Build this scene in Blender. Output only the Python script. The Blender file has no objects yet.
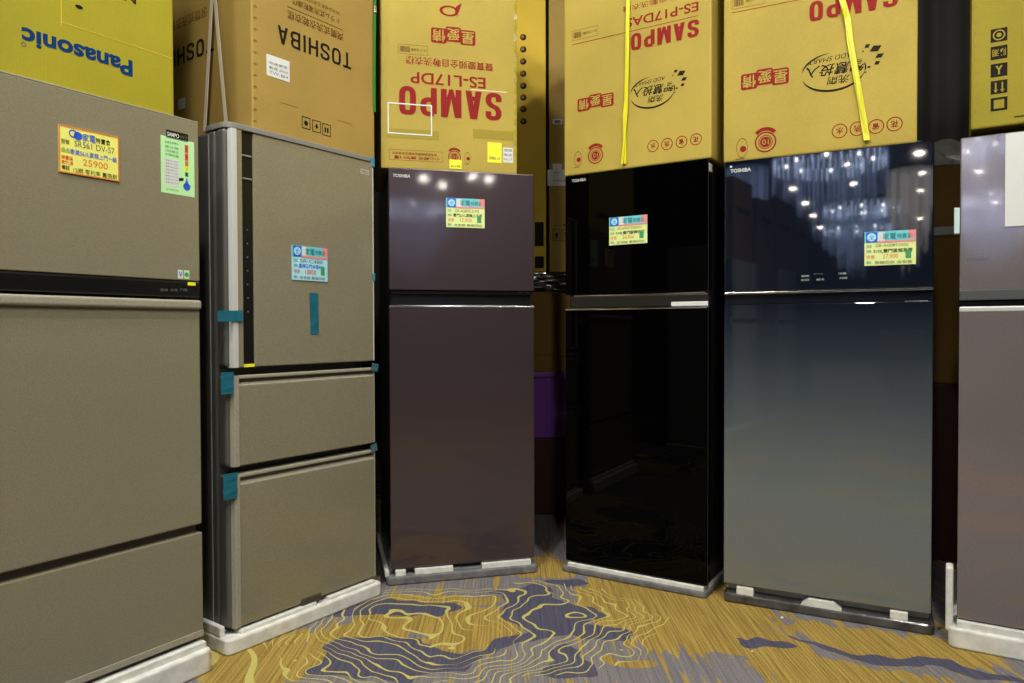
import bpy, bmesh, math, random
from mathutils import Vector, Matrix
random.seed(7)
SC = bpy.context.scene
COL = SC.collection
PI = math.pi

# ------------------------------------------------------------------ camera
F_PX, PITCH, ROLL, CAM_H = 719.96, math.radians(1.0067), math.radians(-0.1735), 1.05
def cam_axes():
    c, s, c2, s2 = math.cos(PITCH), math.sin(PITCH), math.cos(ROLL), math.sin(ROLL)
    fwd = Vector((0, c, -s)); up = Vector((0, s, c)); right = Vector((1, 0, 0))
    return right*c2+up*s2, up*c2-right*s2, fwd
CX, CY, CF = cam_axes()
cd = bpy.data.cameras.new('camera'); cam = bpy.data.objects.new('camera', cd); COL.objects.link(cam)
cd.sensor_width = 36; cd.lens = F_PX/1024*36; cd.clip_start = .02; cd.clip_end = 200
cam.matrix_world = Matrix((( CX.x, CY.x, -CF.x, 0), (CX.y, CY.y, -CF.y, 0), (CX.z, CY.z, -CF.z, CAM_H), (0, 0, 0, 1)))
SC.camera = cam
def ray(px, py): return CF + CX*((px-512)/F_PX) + CY*((341.5-py)/F_PX)

# ------------------------------------------------------------------ view, world, lights
vs = SC.view_settings
vs.view_transform = 'Standard'; vs.look = 'None'; vs.gamma = 1; vs.use_curve_mapping = False; vs.exposure = -0.06
SC.cycles.max_bounces = 7; SC.cycles.glossy_bounces = 4; SC.cycles.caustics_reflective = False; SC.cycles.caustics_refractive = False
SC.cycles.sample_clamp_indirect = 4.0
w = bpy.data.worlds.new('world'); SC.world = w; w.use_nodes = True
w.node_tree.nodes['Background'].inputs[0].default_value = (.10, .095, .085, 1)
w.node_tree.nodes['Background'].inputs[1].default_value = 0.10
CEIL = 4.2
# room frame: t runs along the right-hand row of fridges, s runs from that row out into the hall
RYAW = math.radians(-27.2)
RU = Vector((math.cos(RYAW), math.sin(RYAW), 0)); RN = Vector((math.sin(RYAW), -math.cos(RYAW), 0)); RO = Vector((.813, 2.76, 0))
def room(t, s, z=0): return RO + RU*t + RN*s + Vector((0, 0, z))
def lamp(name, loc, power, size, color=(1, .965, .885), target=None, spread=150):
    l = bpy.data.lights.new(name, 'AREA'); l.shape = 'DISK'; l.size = size; l.energy = power; l.color = color; l.spread = math.radians(spread)
    o = bpy.data.objects.new(name, l); COL.objects.link(o); o.location = loc
    d = (Vector(target)-Vector(loc)) if target else Vector((0, 0, -1))
    o.rotation_euler = d.to_track_quat('-Z', 'Y').to_euler()
    return o
KEY = [((-1.3, 0.7, CEIL-.06), 32), ((-.62, 1.0, CEIL-.06), 42), ((.95, 0.9, CEIL-.06), 42), ((1.9, 0.2, CEIL-.06), 26), ((.25, -1.6, CEIL-.06), 30), ((-1.0, -1.6, CEIL-.06), 26)]
for i, (p, e) in enumerate(KEY): lamp('ceiling_spot', p, e, .22, target=(p[0]*.45, 2.5, .9))

# ------------------------------------------------------------------ materials
M = {}
def mat(name, col, rough=.5, metal=0.0, ior=1.5, coat=0.0, emit=None, es=0.0, aniso=0.0, spec=.5):
    m = bpy.data.materials.new(name); m.use_nodes = True
    b = m.node_tree.nodes['Principled BSDF']
    b.inputs['Base Color'].default_value = (*col, 1); b.inputs['Roughness'].default_value = rough
    b.inputs['Metallic'].default_value = metal; b.inputs['IOR'].default_value = ior
    b.inputs['Coat Weight'].default_value = coat; b.inputs['Coat Roughness'].default_value = .03
    b.inputs['Anisotropic'].default_value = aniso; b.inputs['Specular IOR Level'].default_value = spec
    if emit: b.inputs['Emission Color'].default_value = (*emit, 1); b.inputs['Emission Strength'].default_value = es
    M[name] = m; return m
def N(m, t, **kw):
    n = m.node_tree.nodes.new(t)
    for k, v in kw.items(): setattr(n, k, v)
    return n
def L(m, a, b): m.node_tree.links.new(a, b)
def objcoord(m, scale=(1, 1, 1)):
    tc = N(m, 'ShaderNodeTexCoord'); mp = N(m, 'ShaderNodeMapping'); mp.inputs['Scale'].default_value = scale
    L(m, tc.outputs['Object'], mp.inputs['Vector']); return mp.outputs['Vector']
def mottled(name, c1, c2, rough, scale, lo=.35, hi=.65, stretch=(1, 1, 1), bump=0.0, **kw):
    m = mat(name, c1, rough, **kw); b = m.node_tree.nodes['Principled BSDF']
    no = N(m, 'ShaderNodeTexNoise'); no.inputs['Scale'].default_value = scale; no.inputs['Detail'].default_value = 4
    L(m, objcoord(m, stretch), no.inputs['Vector'])
    mr = N(m, 'ShaderNodeMapRange'); mr.inputs[1].default_value = lo; mr.inputs[2].default_value = hi; L(m, no.outputs['Fac'], mr.inputs[0])
    mx = N(m, 'ShaderNodeMix', data_type='RGBA'); mx.inputs[6].default_value = (*c1, 1); mx.inputs[7].default_value = (*c2, 1)
    L(m, mr.outputs[0], mx.inputs[0]); L(m, mx.outputs[2], b.inputs['Base Color'])
    if bump:
        bp = N(m, 'ShaderNodeBump'); bp.inputs['Strength'].default_value = bump; bp.inputs['Distance'].default_value = .004
        L(m, no.outputs['Fac'], bp.inputs['Height']); L(m, bp.outputs[0], b.inputs['Normal'])
    return m
def carton_mat(name, c):
    m = mat(name, c, .7, spec=.18); b = m.node_tree.nodes['Principled BSDF']
    v = objcoord(m)
    n1 = N(m, 'ShaderNodeTexNoise'); n1.inputs['Scale'].default_value = 2.6; n1.inputs['Detail'].default_value = 5; L(m, v, n1.inputs['Vector'])
    n2 = N(m, 'ShaderNodeTexNoise'); n2.inputs['Scale'].default_value = 160; n2.inputs['Detail'].default_value = 2; L(m, v, n2.inputs['Vector'])
    ad = N(m, 'ShaderNodeMath', operation='MULTIPLY_ADD'); ad.inputs[1].default_value = .35; L(m, n2.outputs['Fac'], ad.inputs[0]); L(m, n1.outputs['Fac'], ad.inputs[2])
    mr = N(m, 'ShaderNodeMapRange'); mr.inputs[1].default_value = .45; mr.inputs[2].default_value = .9; mr.inputs[3].default_value = .84; mr.inputs[4].default_value = 1.1; L(m, ad.outputs[0], mr.inputs[0])
    mx = N(m, 'ShaderNodeVectorMath', operation='SCALE'); mx.inputs[0].default_value = c; L(m, mr.outputs[0], mx.inputs['Scale']); L(m, mx.outputs[0], b.inputs['Base Color'])
    wv = N(m, 'ShaderNodeTexWave', bands_direction='X'); wv.inputs['Scale'].default_value = 40; L(m, v, wv.inputs['Vector'])
    s2 = N(m, 'ShaderNodeMath', operation='MULTIPLY_ADD'); s2.inputs[1].default_value = .02; L(m, wv.outputs['Fac'], s2.inputs[0]); L(m, n1.outputs['Fac'], s2.inputs[2])
    bp = N(m, 'ShaderNodeBump'); bp.inputs['Strength'].default_value = .3; bp.inputs['Distance'].default_value = .012
    L(m, s2.outputs[0], bp.inputs['Height']); L(m, bp.outputs[0], b.inputs['Normal'])
    return m
carton_mat('kraft_yellow', (.41, .315, .062)); carton_mat('kraft_panasonic', (.32, .285, .018)); carton_mat('kraft_tan', (.36, .245, .062)); carton_mat('kraft_olive', (.30, .25, .025))
carton_mat('kraft_brown', (.24, .135, .03)); carton_mat('kraft_orange', (.66, .46, .05)); carton_mat('kraft_dull', (.30, .20, .06))
mat('ink_red', (.24, .016, .014), .55); mat('ink_black', (.015, .012, .008), .55); mat('ink_blue', (.004, .035, .13), .5); mat('ink_brown', (.12, .05, .012), .6)
mottled('taupe', (.195, .178, .115), (.265, .243, .165), .16, 420, coat=.35)
mottled('taupe_light', (.30, .28, .215), (.35, .33, .26), .25, 200, coat=.2)
mat('silver_profile', (.66, .68, .66), .3, .25)
mat('grey_side', (.115, .115, .105), .38, .3); mat('grey_cap', (.22, .22, .20), .35)
mottled('purple_metal', (.062, .043, .050), (.095, .067, .077), .3, 330, metal=.6, coat=1.0)
M['purple_metal'].node_tree.nodes['Principled BSDF'].inputs['Coat Roughness'].default_value = .055
mat('black_plastic', (.008, .008, .008), .22); mat('black_matte', (.006, .006, .006), .7); mat('recess', (.05, .045, .034), .5)
mat('black_glass', (.0006, .0006, .0008), .02, ior=1.45, spec=.12); mat('dark_side', (.01, .01, .011), .3)
mat('steel_dark', (.06, .055, .055), .3, .8); mat('chrome', (.75, .75, .73), .12, 1.0)
mottled('mauve_metal', (.19, .165, .172), (.25, .215, .222), .09, 300, metal=.35, coat=.8)
mat('navy_strip', (.006, .008, .013), .12); mat('mauve_edge', (.12, .13, .13), .15, .3, coat=.6)
def gradient_glass():
    # tinted glass that the maker grades from navy at the top of the lower door to light grey at its foot
    m = mat('gradient_glass', (.1, .1, .1), .03, ior=1.75); b = m.node_tree.nodes['Principled BSDF']
    tc = N(m, 'ShaderNodeTexCoord'); sp = N(m, 'ShaderNodeSeparateXYZ'); L(m, tc.outputs['Object'], sp.inputs[0])
    mr = N(m, 'ShaderNodeMapRange'); mr.inputs[1].default_value = .06; mr.inputs[2].default_value = 1.70; L(m, sp.outputs['Z'], mr.inputs[0])
    cr = N(m, 'ShaderNodeValToRGB'); e = cr.color_ramp.elements
    e[0].position = 0; e[0].color = (.165, .18, .165, 1); e[1].position = 1; e[1].color = (.002, .004, .011, 1)
    for p, c in ((.22, (.13, .15, .15)), (.40, (.075, .09, .10)), (.54, (.028, .037, .050)), (.66, (.006, .009, .016))):
        q = e.new(p); q.color = (*c, 1)
    no = N(m, 'ShaderNodeTexNoise'); no.inputs['Scale'].default_value = 300; L(m, tc.outputs['Object'], no.inputs['Vector'])
    mr2 = N(m, 'ShaderNodeMapRange'); mr2.inputs[3].default_value = .55; mr2.inputs[4].default_value = 1.45; L(m, no.outputs['Fac'], mr2.inputs[0])
    L(m, mr.outputs[0], cr.inputs[0]); sc = N(m, 'ShaderNodeVectorMath', operation='SCALE'); L(m, cr.outputs[0], sc.inputs[0]); L(m, mr2.outputs[0], sc.inputs['Scale'])
    L(m, sc.outputs[0], b.inputs['Base Color'])
gradient_glass()
mottled('foam', (.62, .63, .59), (.76, .77, .73), .7, 30, bump=.3); mottled('foam_shaded', (.11, .11, .115), (.19, .19, .195), .7, 30, bump=.3)  # second foam is white foam with underlit shade put into its colour
mottled('film_dark', (.03, .03, .032), (.10, .10, .10), .18, 12, bump=.5, coat=.5)
mat('film_clear', (.5, .5, .46), .15); mat('bag_black', (.012, .012, .014), .18, coat=.8)
mat('strap_cream', (.62, .55, .42), .4); mat('strap_yellow', (.70, .67, .015), .35); mat('strap_green', (.02, .22, .03), .4); mat('strap_buckle', (.6, .6, .6), .3, 1)
mat('blue_tape', (.03, .25, .36), .35); mat('blue_tape_pale', (.10, .28, .34), .3); mat('tape_olive', (.33, .26, .03), .25, coat=.4); mat('tape_clear_line', (.75, .72, .55), .3)
mat('paper_white', (.64, .67, .66), .6); mat('tag_yellow', (.80, .80, .17), .5); mat('tag_lime', (.70, .82, .33), .36); mat('tag_sky', (.38, .74, .86), .5)
mat('tag_orange', (.72, .20, .03), .5); mat('tag_red', (.65, .05, .03), .5); mat('tag_blue', (.02, .10, .62), .4); mat('tag_cyan', (.15, .55, .62), .5); mat('tag_teal', (.02, .22, .25), .5)
mat('tag_green', (.05, .30, .10), .5); mat('mint', (.48, .82, .40), .5); mat('tag_sale', (.85, .85, .02), .5); mat('tag_pink', (.75, .25, .25), .5); mat('ink_grey', (.13, .13, .10), .5)
mat('purple_plastic', (.22, .06, .42), .4); mat('dark_red_carton', (.05, .008, .006), .6); mat('pale_blue_foam', (.50, .66, .68), .6)
mat('drape', (.014, .012, .010), .9); mat('hall_wall', (.03, .022, .018), .7); mat('hall_ceiling', (.018, .017, .018), .6); mat('hall_panel', (.05, .035, .025), .6)
mat('crystal', (.10, .13, .20), .2, emit=(.45, .60, 1.0), es=1.5); mat('crystal_bright', (.3, .35, .5), .2, emit=(.60, .72, 1.0), es=9.0)  # crystals are lit by the lamps inside; that brightness is put in as emission
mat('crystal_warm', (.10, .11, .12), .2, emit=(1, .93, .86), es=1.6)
mat('bulb', (1, 1, 1), .3, emit=(.95, .97, 1), es=60.0); mat('downlight_lens', (1, 1, 1), .3, emit=(1, .93, .82), es=240.0); mat('trim_ring', (.4, .4, .4), .4)
mat('table_cloth', (.45, .43, .40), .8); mat('chair_fabric', (.22, .13, .06), .7); mat('led_green', (.1, .7, .3), .4, emit=(.2, 1, .5), es=2)

for k_ in ('ink_red', 'ink_black', 'ink_blue', 'ink_brown', 'ink_grey'): M[k_].node_tree.nodes['Principled BSDF'].inputs['Specular IOR Level'].default_value = .08
def carpet():
    m = mat('carpet', (.4, .3, .1), .92, spec=.15); nt = m.node_tree; b = nt.nodes['Principled BSDF']
    tc = N(m, 'ShaderNodeTexCoord'); P0 = tc.outputs['Object']
    def noise(v, sc, det=3, dist=0, rough=.55):
        n = N(m, 'ShaderNodeTexNoise'); n.inputs['Scale'].default_value = sc; n.inputs['Detail'].default_value = det
        n.inputs['Distortion'].default_value = dist; n.inputs['Roughness'].default_value = rough; L(m, v, n.inputs['Vector']); return n
    def math_(op, a, b_=None, c=None):
        n = N(m, 'ShaderNodeMath', operation=op)
        for i, x in enumerate((a, b_, c)):
            if x is None: continue
            if hasattr(x, 'is_linked'): L(m, x, n.inputs[i])
            else: n.inputs[i].default_value = x
        return n.outputs[0]
    def vec(op, a, b_):
        n = N(m, 'ShaderNodeVectorMath', operation=op)
        for i, x in enumerate((a, b_)):
            if hasattr(x, 'is_linked'): L(m, x, n.inputs[i])
            else: n.inputs[i].default_value = x
        return n
    wn = noise(P0, 3.6, 2); sub = vec('SUBTRACT', wn.outputs['Color'], (.5, .5, .5)); 
    sc = N(m, 'ShaderNodeVectorMath', operation='MULTIPLY'); L(m, sub.outputs[0], sc.inputs[0]); sc.inputs[1].default_value = (.36, .36, 0)
    P = vec('ADD', P0, sc.outputs[0]).outputs[0]
    def blob(cx, cy, sx, sy, rot=0):
        mp = N(m, 'ShaderNodeMapping', vector_type='TEXTURE'); mp.inputs['Location'].default_value = (cx, cy, 0); mp.inputs['Rotation'].default_value = (0, 0, math.radians(rot)); mp.inputs['Scale'].default_value = (sx, sy, 1e3)
        L(m, P, mp.inputs['Vector']); d = N(m, 'ShaderNodeVectorMath', operation='DOT_PRODUCT'); L(m, mp.outputs[0], d.inputs[0]); L(m, mp.outputs[0], d.inputs[1])
        return math_('MAXIMUM', math_('SUBTRACT', 1.0, d.outputs['Value']), -1.0)
    def union(bl):
        r = bl[0]
        for x in bl[1:]: r = math_('MAXIMUM', r, x)
        return r
    n_a = noise(P0, 1.3, 3).outputs['Fac']; n_b = noise(vec('ADD', P0, (7.3, 2.1, 0)).outputs[0], 1.7, 4).outputs['Fac']
    far = math_('GREATER_THAN', N_dist(m, P0, (0.1, 2.6, 0)), 1.7)
    gold_near = union([blob(.62, 2.72, .38, .42, 20), blob(.72, 2.42, .3, .12, -25), blob(1.25, 2.35, .32, .12, -25), blob(1.0, 2.16, .35, .14, -20), blob(-.17, 2.56, .21, .17), blob(-.42, 2.50, .24, .10, 10),
                       blob(-.85, 2.32, .30, .22), blob(-.28, 2.78, .22, .06), blob(.36, 2.26, .05, .04), blob(-.25, 2.38, .14, .03), blob(-.55, 2.42, .2, .07), blob(.1, 3.15, .25, .15)])
    slate_near = union([blob(-.43, 2.66, .24, .075, 8), blob(-.40, 2.27, .26, .12), blob(.02, 2.86, .13, .05, -20), blob(.10, 2.66, .10, .26, 28), blob(.03, 2.42, .26, .055, 25), blob(.32, 2.44, .12, .05, 0),
                        blob(.24, 2.64, .1, .07, -30), blob(1.22, 2.27, .35, .03, -28), blob(.82, 2.38, .1, .022, -15), blob(.22, 2.94, .08, .05), blob(.2, 2.24, .05, .1)])
    farn = math_('MULTIPLY', math_('SUBTRACT', n_a, .49), 8.0); farm = math_('MULTIPLY', math_('SUBTRACT', n_b, .56), 8.0)
    def pick(f, a, b_):
        mx = N(m, 'ShaderNodeMix', data_type='FLOAT'); L(m, f, mx.inputs[0]); L(m, a, mx.inputs[2]); L(m, b_, mx.inputs[3]); return mx.outputs[0]
    gold = pick(far, gold_near, farn); slate = pick(far, slate_near, farm)
    # woven ribs: thin streaks along the hall
    rm = N(m, 'ShaderNodeMapping'); rm.inputs['Rotation'].default_value = (0, 0, math.radians(25)); rm.inputs['Scale'].default_value = (150, 3.0, 1); L(m, P0, rm.inputs['Vector'])
    rib = noise(rm.outputs[0], 1.0, 2).outputs['Fac']
    rm2 = N(m, 'ShaderNodeMapping'); rm2.inputs['Rotation'].default_value = (0, 0, math.radians(25)); rm2.inputs['Scale'].default_value = (36, 1.6, 1); L(m, P0, rm2.inputs['Vector'])
    rib2 = noise(rm2.outputs[0], 1.0, 2).outputs['Fac']
    fine = noise(P0, 230, 2).outputs['Fac']
    patch = math_('MULTIPLY', math_('SUBTRACT', noise(vec('ADD', P0, (3.1, 9.4, 0)).outputs[0], 7.0, 4).outputs['Fac'], .56), 3.0)
    g_mask = math_('GREATER_THAN', math_('SUBTRACT', math_('ADD', gold, math_('MULTIPLY', math_('SUBTRACT', rib2, .5), 1.8)), math_('MAXIMUM', patch, 0.0)), 0.0)
    s_mask = math_('GREATER_THAN', math_('ADD', slate, math_('MULTIPLY', math_('SUBTRACT', rib2, .5), .25)), 0.0)
    # contour lines of a height field
    hill = math_('ADD', math_('MULTIPLY', blob(-.17, 2.56, .5, .42), 1.0), math_('ADD', math_('MULTIPLY', blob(.45, 2.3, .5, .6, 20), -.5), math_('MULTIPLY', noise(P0, 2.1, 0).outputs['Fac'], 1.3)))
    fr = math_('FRACT', math_('MULTIPLY', hill, 6.2)); wv = math_('MULTIPLY', math_('SUBTRACT', noise(P0, 3.5, 1).outputs['Fac'], .28), .5)
    line = math_('LESS_THAN', math_('ABSOLUTE', math_('SUBTRACT', fr, .5)), math_('MINIMUM', wv, .085))
    lz = union([blob(-.1, 2.55, .62, .42, 0), blob(-.6, 2.25, .5, .22)]); lm = math_('GREATER_THAN', lz, .0)
    lz2 = pick(far, lz, farm); line = math_('MULTIPLY', line, math_('GREATER_THAN', lz2, 0.0))
    def mixc(f, a, b_):
        mx = N(m, 'ShaderNodeMix', data_type='RGBA')
        L(m, f, mx.inputs[0])
        for i, x in ((6, a), (7, b_)):
            if isinstance(x, tuple): mx.inputs[i].default_value = (*x, 1)
            else: L(m, x, mx.inputs[i])
        return mx.outputs[2]
    def stretchm(f, lo, hi):
        r = N(m, 'ShaderNodeMapRange'); r.inputs[1].default_value = lo; r.inputs[2].default_value = hi; L(m, f, r.inputs[0]); return r.outputs[0]
    goldc = mixc(stretchm(rib, .35, .62), (.23, .15, .035), (.42, .295, .075))
    greyc = mixc(stretchm(rib, .3, .7), (.145, .135, .145), (.23, .215, .225))
    slatec = mixc(stretchm(rib, .3, .7), (.060, .060, .095), (.10, .098, .145))
    greyc = mixc(math_('GREATER_THAN', rib2, .60), greyc, (.36, .25, .065))
    c = mixc(g_mask, greyc, goldc); c = mixc(s_mask, c, slatec); c = mixc(line, c, (.52, .46, .14))
    sca = N(m, 'ShaderNodeVectorMath', operation='SCALE'); L(m, c, sca.inputs[0]); mrf = N(m, 'ShaderNodeMapRange'); mrf.inputs[1].default_value = .3; mrf.inputs[2].default_value = .7; mrf.inputs[3].default_value = .7; mrf.inputs[4].default_value = 1.25
    L(m, fine, mrf.inputs[0]); L(m, mrf.outputs[0], sca.inputs['Scale']); L(m, sca.outputs[0], b.inputs['Base Color'])
    bp = N(m, 'ShaderNodeBump'); bp.inputs['Strength'].default_value = .6; bp.inputs['Distance'].default_value = .003
    L(m, math_('ADD', fine, rib), bp.inputs['Height']); L(m, bp.outputs[0], b.inputs['Normal'])
def N_dist(m, v, c):
    n = N(m, 'ShaderNodeVectorMath', operation='DISTANCE'); L(m, v, n.inputs[0]); n.inputs[1].default_value = c; return n.outputs['Value']
carpet()

# ------------------------------------------------------------------ mesh builder
class MB:
    def __init__(s): s.bm = bmesh.new(); s.mats = []
    def mi(s, m):
        if m not in s.mats: s.mats.append(m)
        return s.mats.index(m)
    def add(s, tmp, m):
        i = s.mi(m); vm = {}
        for v in tmp.verts: vm[v] = s.bm.verts.new(v.co)
        for f in tmp.faces:
            try: g = s.bm.faces.new([vm[v] for v in f.verts]); g.material_index = i; g.smooth = f.smooth
            except ValueError: pass
        tmp.free(); return s
    def box(s, x0, x1, y0, y1, z0, z1, m, bev=0.0, seg=2, vert_bev=None):
        t = bmesh.new(); bmesh.ops.create_cube(t, size=1)
        for v in t.verts: v.co = Vector(((x0+x1)/2+v.co.x*(x1-x0), (y0+y1)/2+v.co.y*(y1-y0), (z0+z1)/2+v.co.z*(z1-z0)))
        if vert_bev:
            es = [e for e in t.edges if abs(e.verts[0].co.x-e.verts[1].co.x) < 1e-6 and abs(e.verts[0].co.y-e.verts[1].co.y) < 1e-6]
            bmesh.ops.bevel(t, geom=es, offset=vert_bev, segments=4, profile=.5, affect='EDGES')
        if bev:
            es = [e for e in t.edges if len(e.link_faces) == 2 and e.calc_face_angle(0) > .8] if vert_bev else list(t.edges)
            bmesh.ops.bevel(t, geom=es, offset=bev, segments=seg, profile=.5, affect='EDGES')
        return s.add(t, m)
    def prism(s, pts, axis, a, b, m):
        """outline pts in the plane across `axis`, extruded from a to b"""
        t = bmesh.new()
        def P(p, q):
            return {'x': (q, p[0], p[1]), 'y': (p[0], q, p[1]), 'z': (p[0], p[1], q)}[axis]
        A = [t.verts.new(P(p, a)) for p in pts]; B = [t.verts.new(P(p, b)) for p in pts]
        t.faces.new(A); t.faces.new(B[::-1]); n = len(pts)
        for i in range(n): t.faces.new((A[i], B[i], B[(i+1) % n], A[(i+1) % n]))
        bmesh.ops.recalc_face_normals(t, faces=t.faces[:]); return s.add(t, m)
    def tube(s, p0, p1, r, m, n=10, r1=None):
        p0 = Vector(p0); p1 = Vector(p1); d = (p1-p0); r1 = r if r1 is None else r1
        q = d.to_track_quat('Z', 'Y'); t = bmesh.new(); bmesh.ops.create_cone(t, cap_ends=True, segments=n, radius1=r, radius2=r1, depth=d.length)
        for v in t.verts: v.co = q @ v.co + (p0+p1)/2
        for f in t.faces: f.smooth = len(f.verts) == 4
        return s.add(t, m)
    def ribbon(s, pts, wvec, th, m):
        """strap: flat band following pts, width vector wvec, thickness th"""
        t = bmesh.new(); rows = []; wv = Vector(wvec)
        for i, p in enumerate(pts):
            p = Vector(p); d = (Vector(pts[min(i+1, len(pts)-1)])-Vector(pts[max(i-1, 0)])).normalized(); nn = d.cross(wv).normalized()*th/2
            rows.append([t.verts.new(p+a*wv/2+b*nn) for a, b in ((-1, -1), (1, -1), (1, 1), (-1, 1))])
        for a, b in zip(rows, rows[1:]):
            for k in range(4): t.faces.new((a[k], a[(k+1) % 4], b[(k+1) % 4], b[k]))
        t.faces.new(rows[0][::-1]); t.faces.new(rows[-1]); bmesh.ops.recalc_face_normals(t, faces=t.faces[:]); return s.add(t, m)
    # -------- flat printing on a face: fr maps (u, z) to a point just proud of the surface
    def quad(s, fr, u0, u1, z0, z1, m, lift=.0006):
        i = s.mi(m); f = s.bm.faces.new([s.bm.verts.new(fr(u, z, lift)) for u, z in ((u0, z0), (u1, z0), (u1, z1), (u0, z1))]); f.material_index = i; return s
    def poly(s, fr, pts, m, lift=.0006):
        i = s.mi(m); f = s.bm.faces.new([s.bm.verts.new(fr(u, z, lift)) for u, z in pts]); f.material_index = i; return s
    def frame(s, fr, u0, u1, z0, z1, t, m, lift=.0006):
        s.quad(fr, u0, u1, z0, z0+t, m, lift); s.quad(fr, u0, u1, z1-t, z1, m, lift); s.quad(fr, u0, u0+t, z0+t, z1-t, m, lift); return s.quad(fr, u1-t, u1, z0+t, z1-t, m, lift)
    def ring(s, fr, cu, cz, r, t, m, a0=0, a1=360, sy=1.0, n=28, lift=.0006, rot=0, taper=False):
        i = s.mi(m); prev = None
        for k in range(n+1):
            a = math.radians(a0+(a1-a0)*k/n); tt = t*(math.sin(PI*k/n)*.9+.1) if taper else t
            ps = []
            for rr in (r-tt/2, r+tt/2):
                x, y = rr*math.cos(a), rr*math.sin(a)*sy
                x, y = x*math.cos(rot)-y*math.sin(rot), x*math.sin(rot)+y*math.cos(rot)
                ps.append(s.bm.verts.new(fr(cu+x, cz+y, lift)))
            if prev: f = s.bm.faces.new((prev[0], prev[1], ps[1], ps[0])); f.material_index = i
            prev = ps
        return s
    def disc(s, fr, cu, cz, r, m, n=20, lift=.0006, sy=1):
        return s.poly(fr, [(cu+r*math.cos(2*PI*k/n), cz+r*sy*math.sin(2*PI*k/n)) for k in range(n)], m, lift)
    def text(s, fr, txt, u0, u1, zc, h, m, flip=False, bold=0.0, shear=0.0, lift=.0006, tilt=0.0):
        """lettering that fills u0..u1 and is h tall, centred on height zc; flip = printed upside down"""
        cu = bpy.data.curves.new('lettering', 'FONT'); cu.body = txt; cu.offset = bold; cu.resolution_u = 4; cu.shear = shear; cu.fill_mode = 'FRONT'
        o = bpy.data.objects.new('lettering', cu); COL.objects.link(o); dg = bpy.context.evaluated_depsgraph_get(); me = bpy.data.meshes.new_from_object(o.evaluated_get(dg))
        vs = [v.co.copy() for v in me.vertices]; fs = [tuple(p.vertices) for p in me.polygons]
        bpy.data.objects.remove(o); bpy.data.curves.remove(cu); bpy.data.meshes.remove(me)
        if not vs: return s
        xa, xb = min(v.x for v in vs), max(v.x for v in vs); ya, yb = min(v.y for v in vs), max(v.y for v in vs)
        i = s.mi(m); W_ = u1-u0; uc = (u0+u1)/2; out = []
        for v in vs:
            a = ((v.x-xa)/(xb-xa)-.5)*W_; b = ((v.y-ya)/(yb-ya)-.5)*h
            if flip: a, b = -a, -b
            out.append(s.bm.verts.new(fr(uc+a, zc+b+a*tilt, lift)))
        for f in fs:
            try: g = s.bm.faces.new([out[k] for k in f]); g.material_index = i
            except ValueError: pass
        return s
    def stroke(s, fr, pts, t, m, tx=None, closed=False, lift=.0008, T=lambda x, y: (x, y)):
        """band of thickness t (tx sideways) along a rounded path"""
        tx = tx or t; k = t/tx; P = [Vector((x*k, y)) for x, y in pts]; n = len(P); A = []; B = []
        for i in range(n):
            a = P[(i-1) % n] if closed or i else P[i]; c = P[(i+1) % n] if closed or i < n-1 else P[i]; p = P[i]
            d0 = (p-a).normalized() if (p-a).length > 1e-9 else (c-p).normalized(); d1 = (c-p).normalized() if (c-p).length > 1e-9 else d0
            n0 = Vector((-d0.y, d0.x)); n1 = Vector((-d1.y, d1.x)); q = (n0+n1); q = q.normalized() if q.length > 1e-6 else n0; w_ = t/2/max(.35, q.dot(n0))
            A.append(p+q*w_); B.append(p-q*w_)
        s.n = getattr(s, 'n', 0)+1; lift += .00009*(s.n % 9)
        i_ = s.mi(m); va = [s.bm.verts.new(fr(*T(v.x/k, v.y), lift)) for v in A]; vb = [s.bm.verts.new(fr(*T(v.x/k, v.y), lift)) for v in B]
        for i in range(n if closed else n-1):
            j = (i+1) % n; f = s.bm.faces.new((va[i], va[j], vb[j], vb[i])); f.material_index = i_
    def block_text(s, fr, txt, u0, u1, zc, h, m, weight=.2, weight_h=None, gap=.12, flip=True, widths=None):
        """heavy signwriter's capitals built stroke by stroke, filling u0..u1"""
        wr = {'I': .34, 'M': 1.25, 'T': .95}; ws = [wr.get(ch, 1.0) for ch in txt]; tot = sum(ws)+gap*(len(txt)-1); unit = (u1-u0)/tot
        tx = weight*unit; ty = (weight_h or weight)*unit; x = 0
        def rnd_(P, r):
            out = []
            for i, p in enumerate(P):
                p = Vector(p[:2]+(0,))if False else Vector((p[0], p[1]))
                if i in (0, len(P)-1) or r <= 0: out.append((p.x, p.y)); continue
                a = Vector(P[i-1][:2]); c = Vector(P[i+1][:2]); la = min(r, (a-p).length*.49); lc = min(r, (c-p).length*.49)
                s0 = p+(a-p).normalized()*la; s1 = p+(c-p).normalized()*lc
                for k in range(6): q = k/5; out.append(tuple((s0*(1-q)**2+p*2*q*(1-q)+s1*q*q)))
            return out
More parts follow.
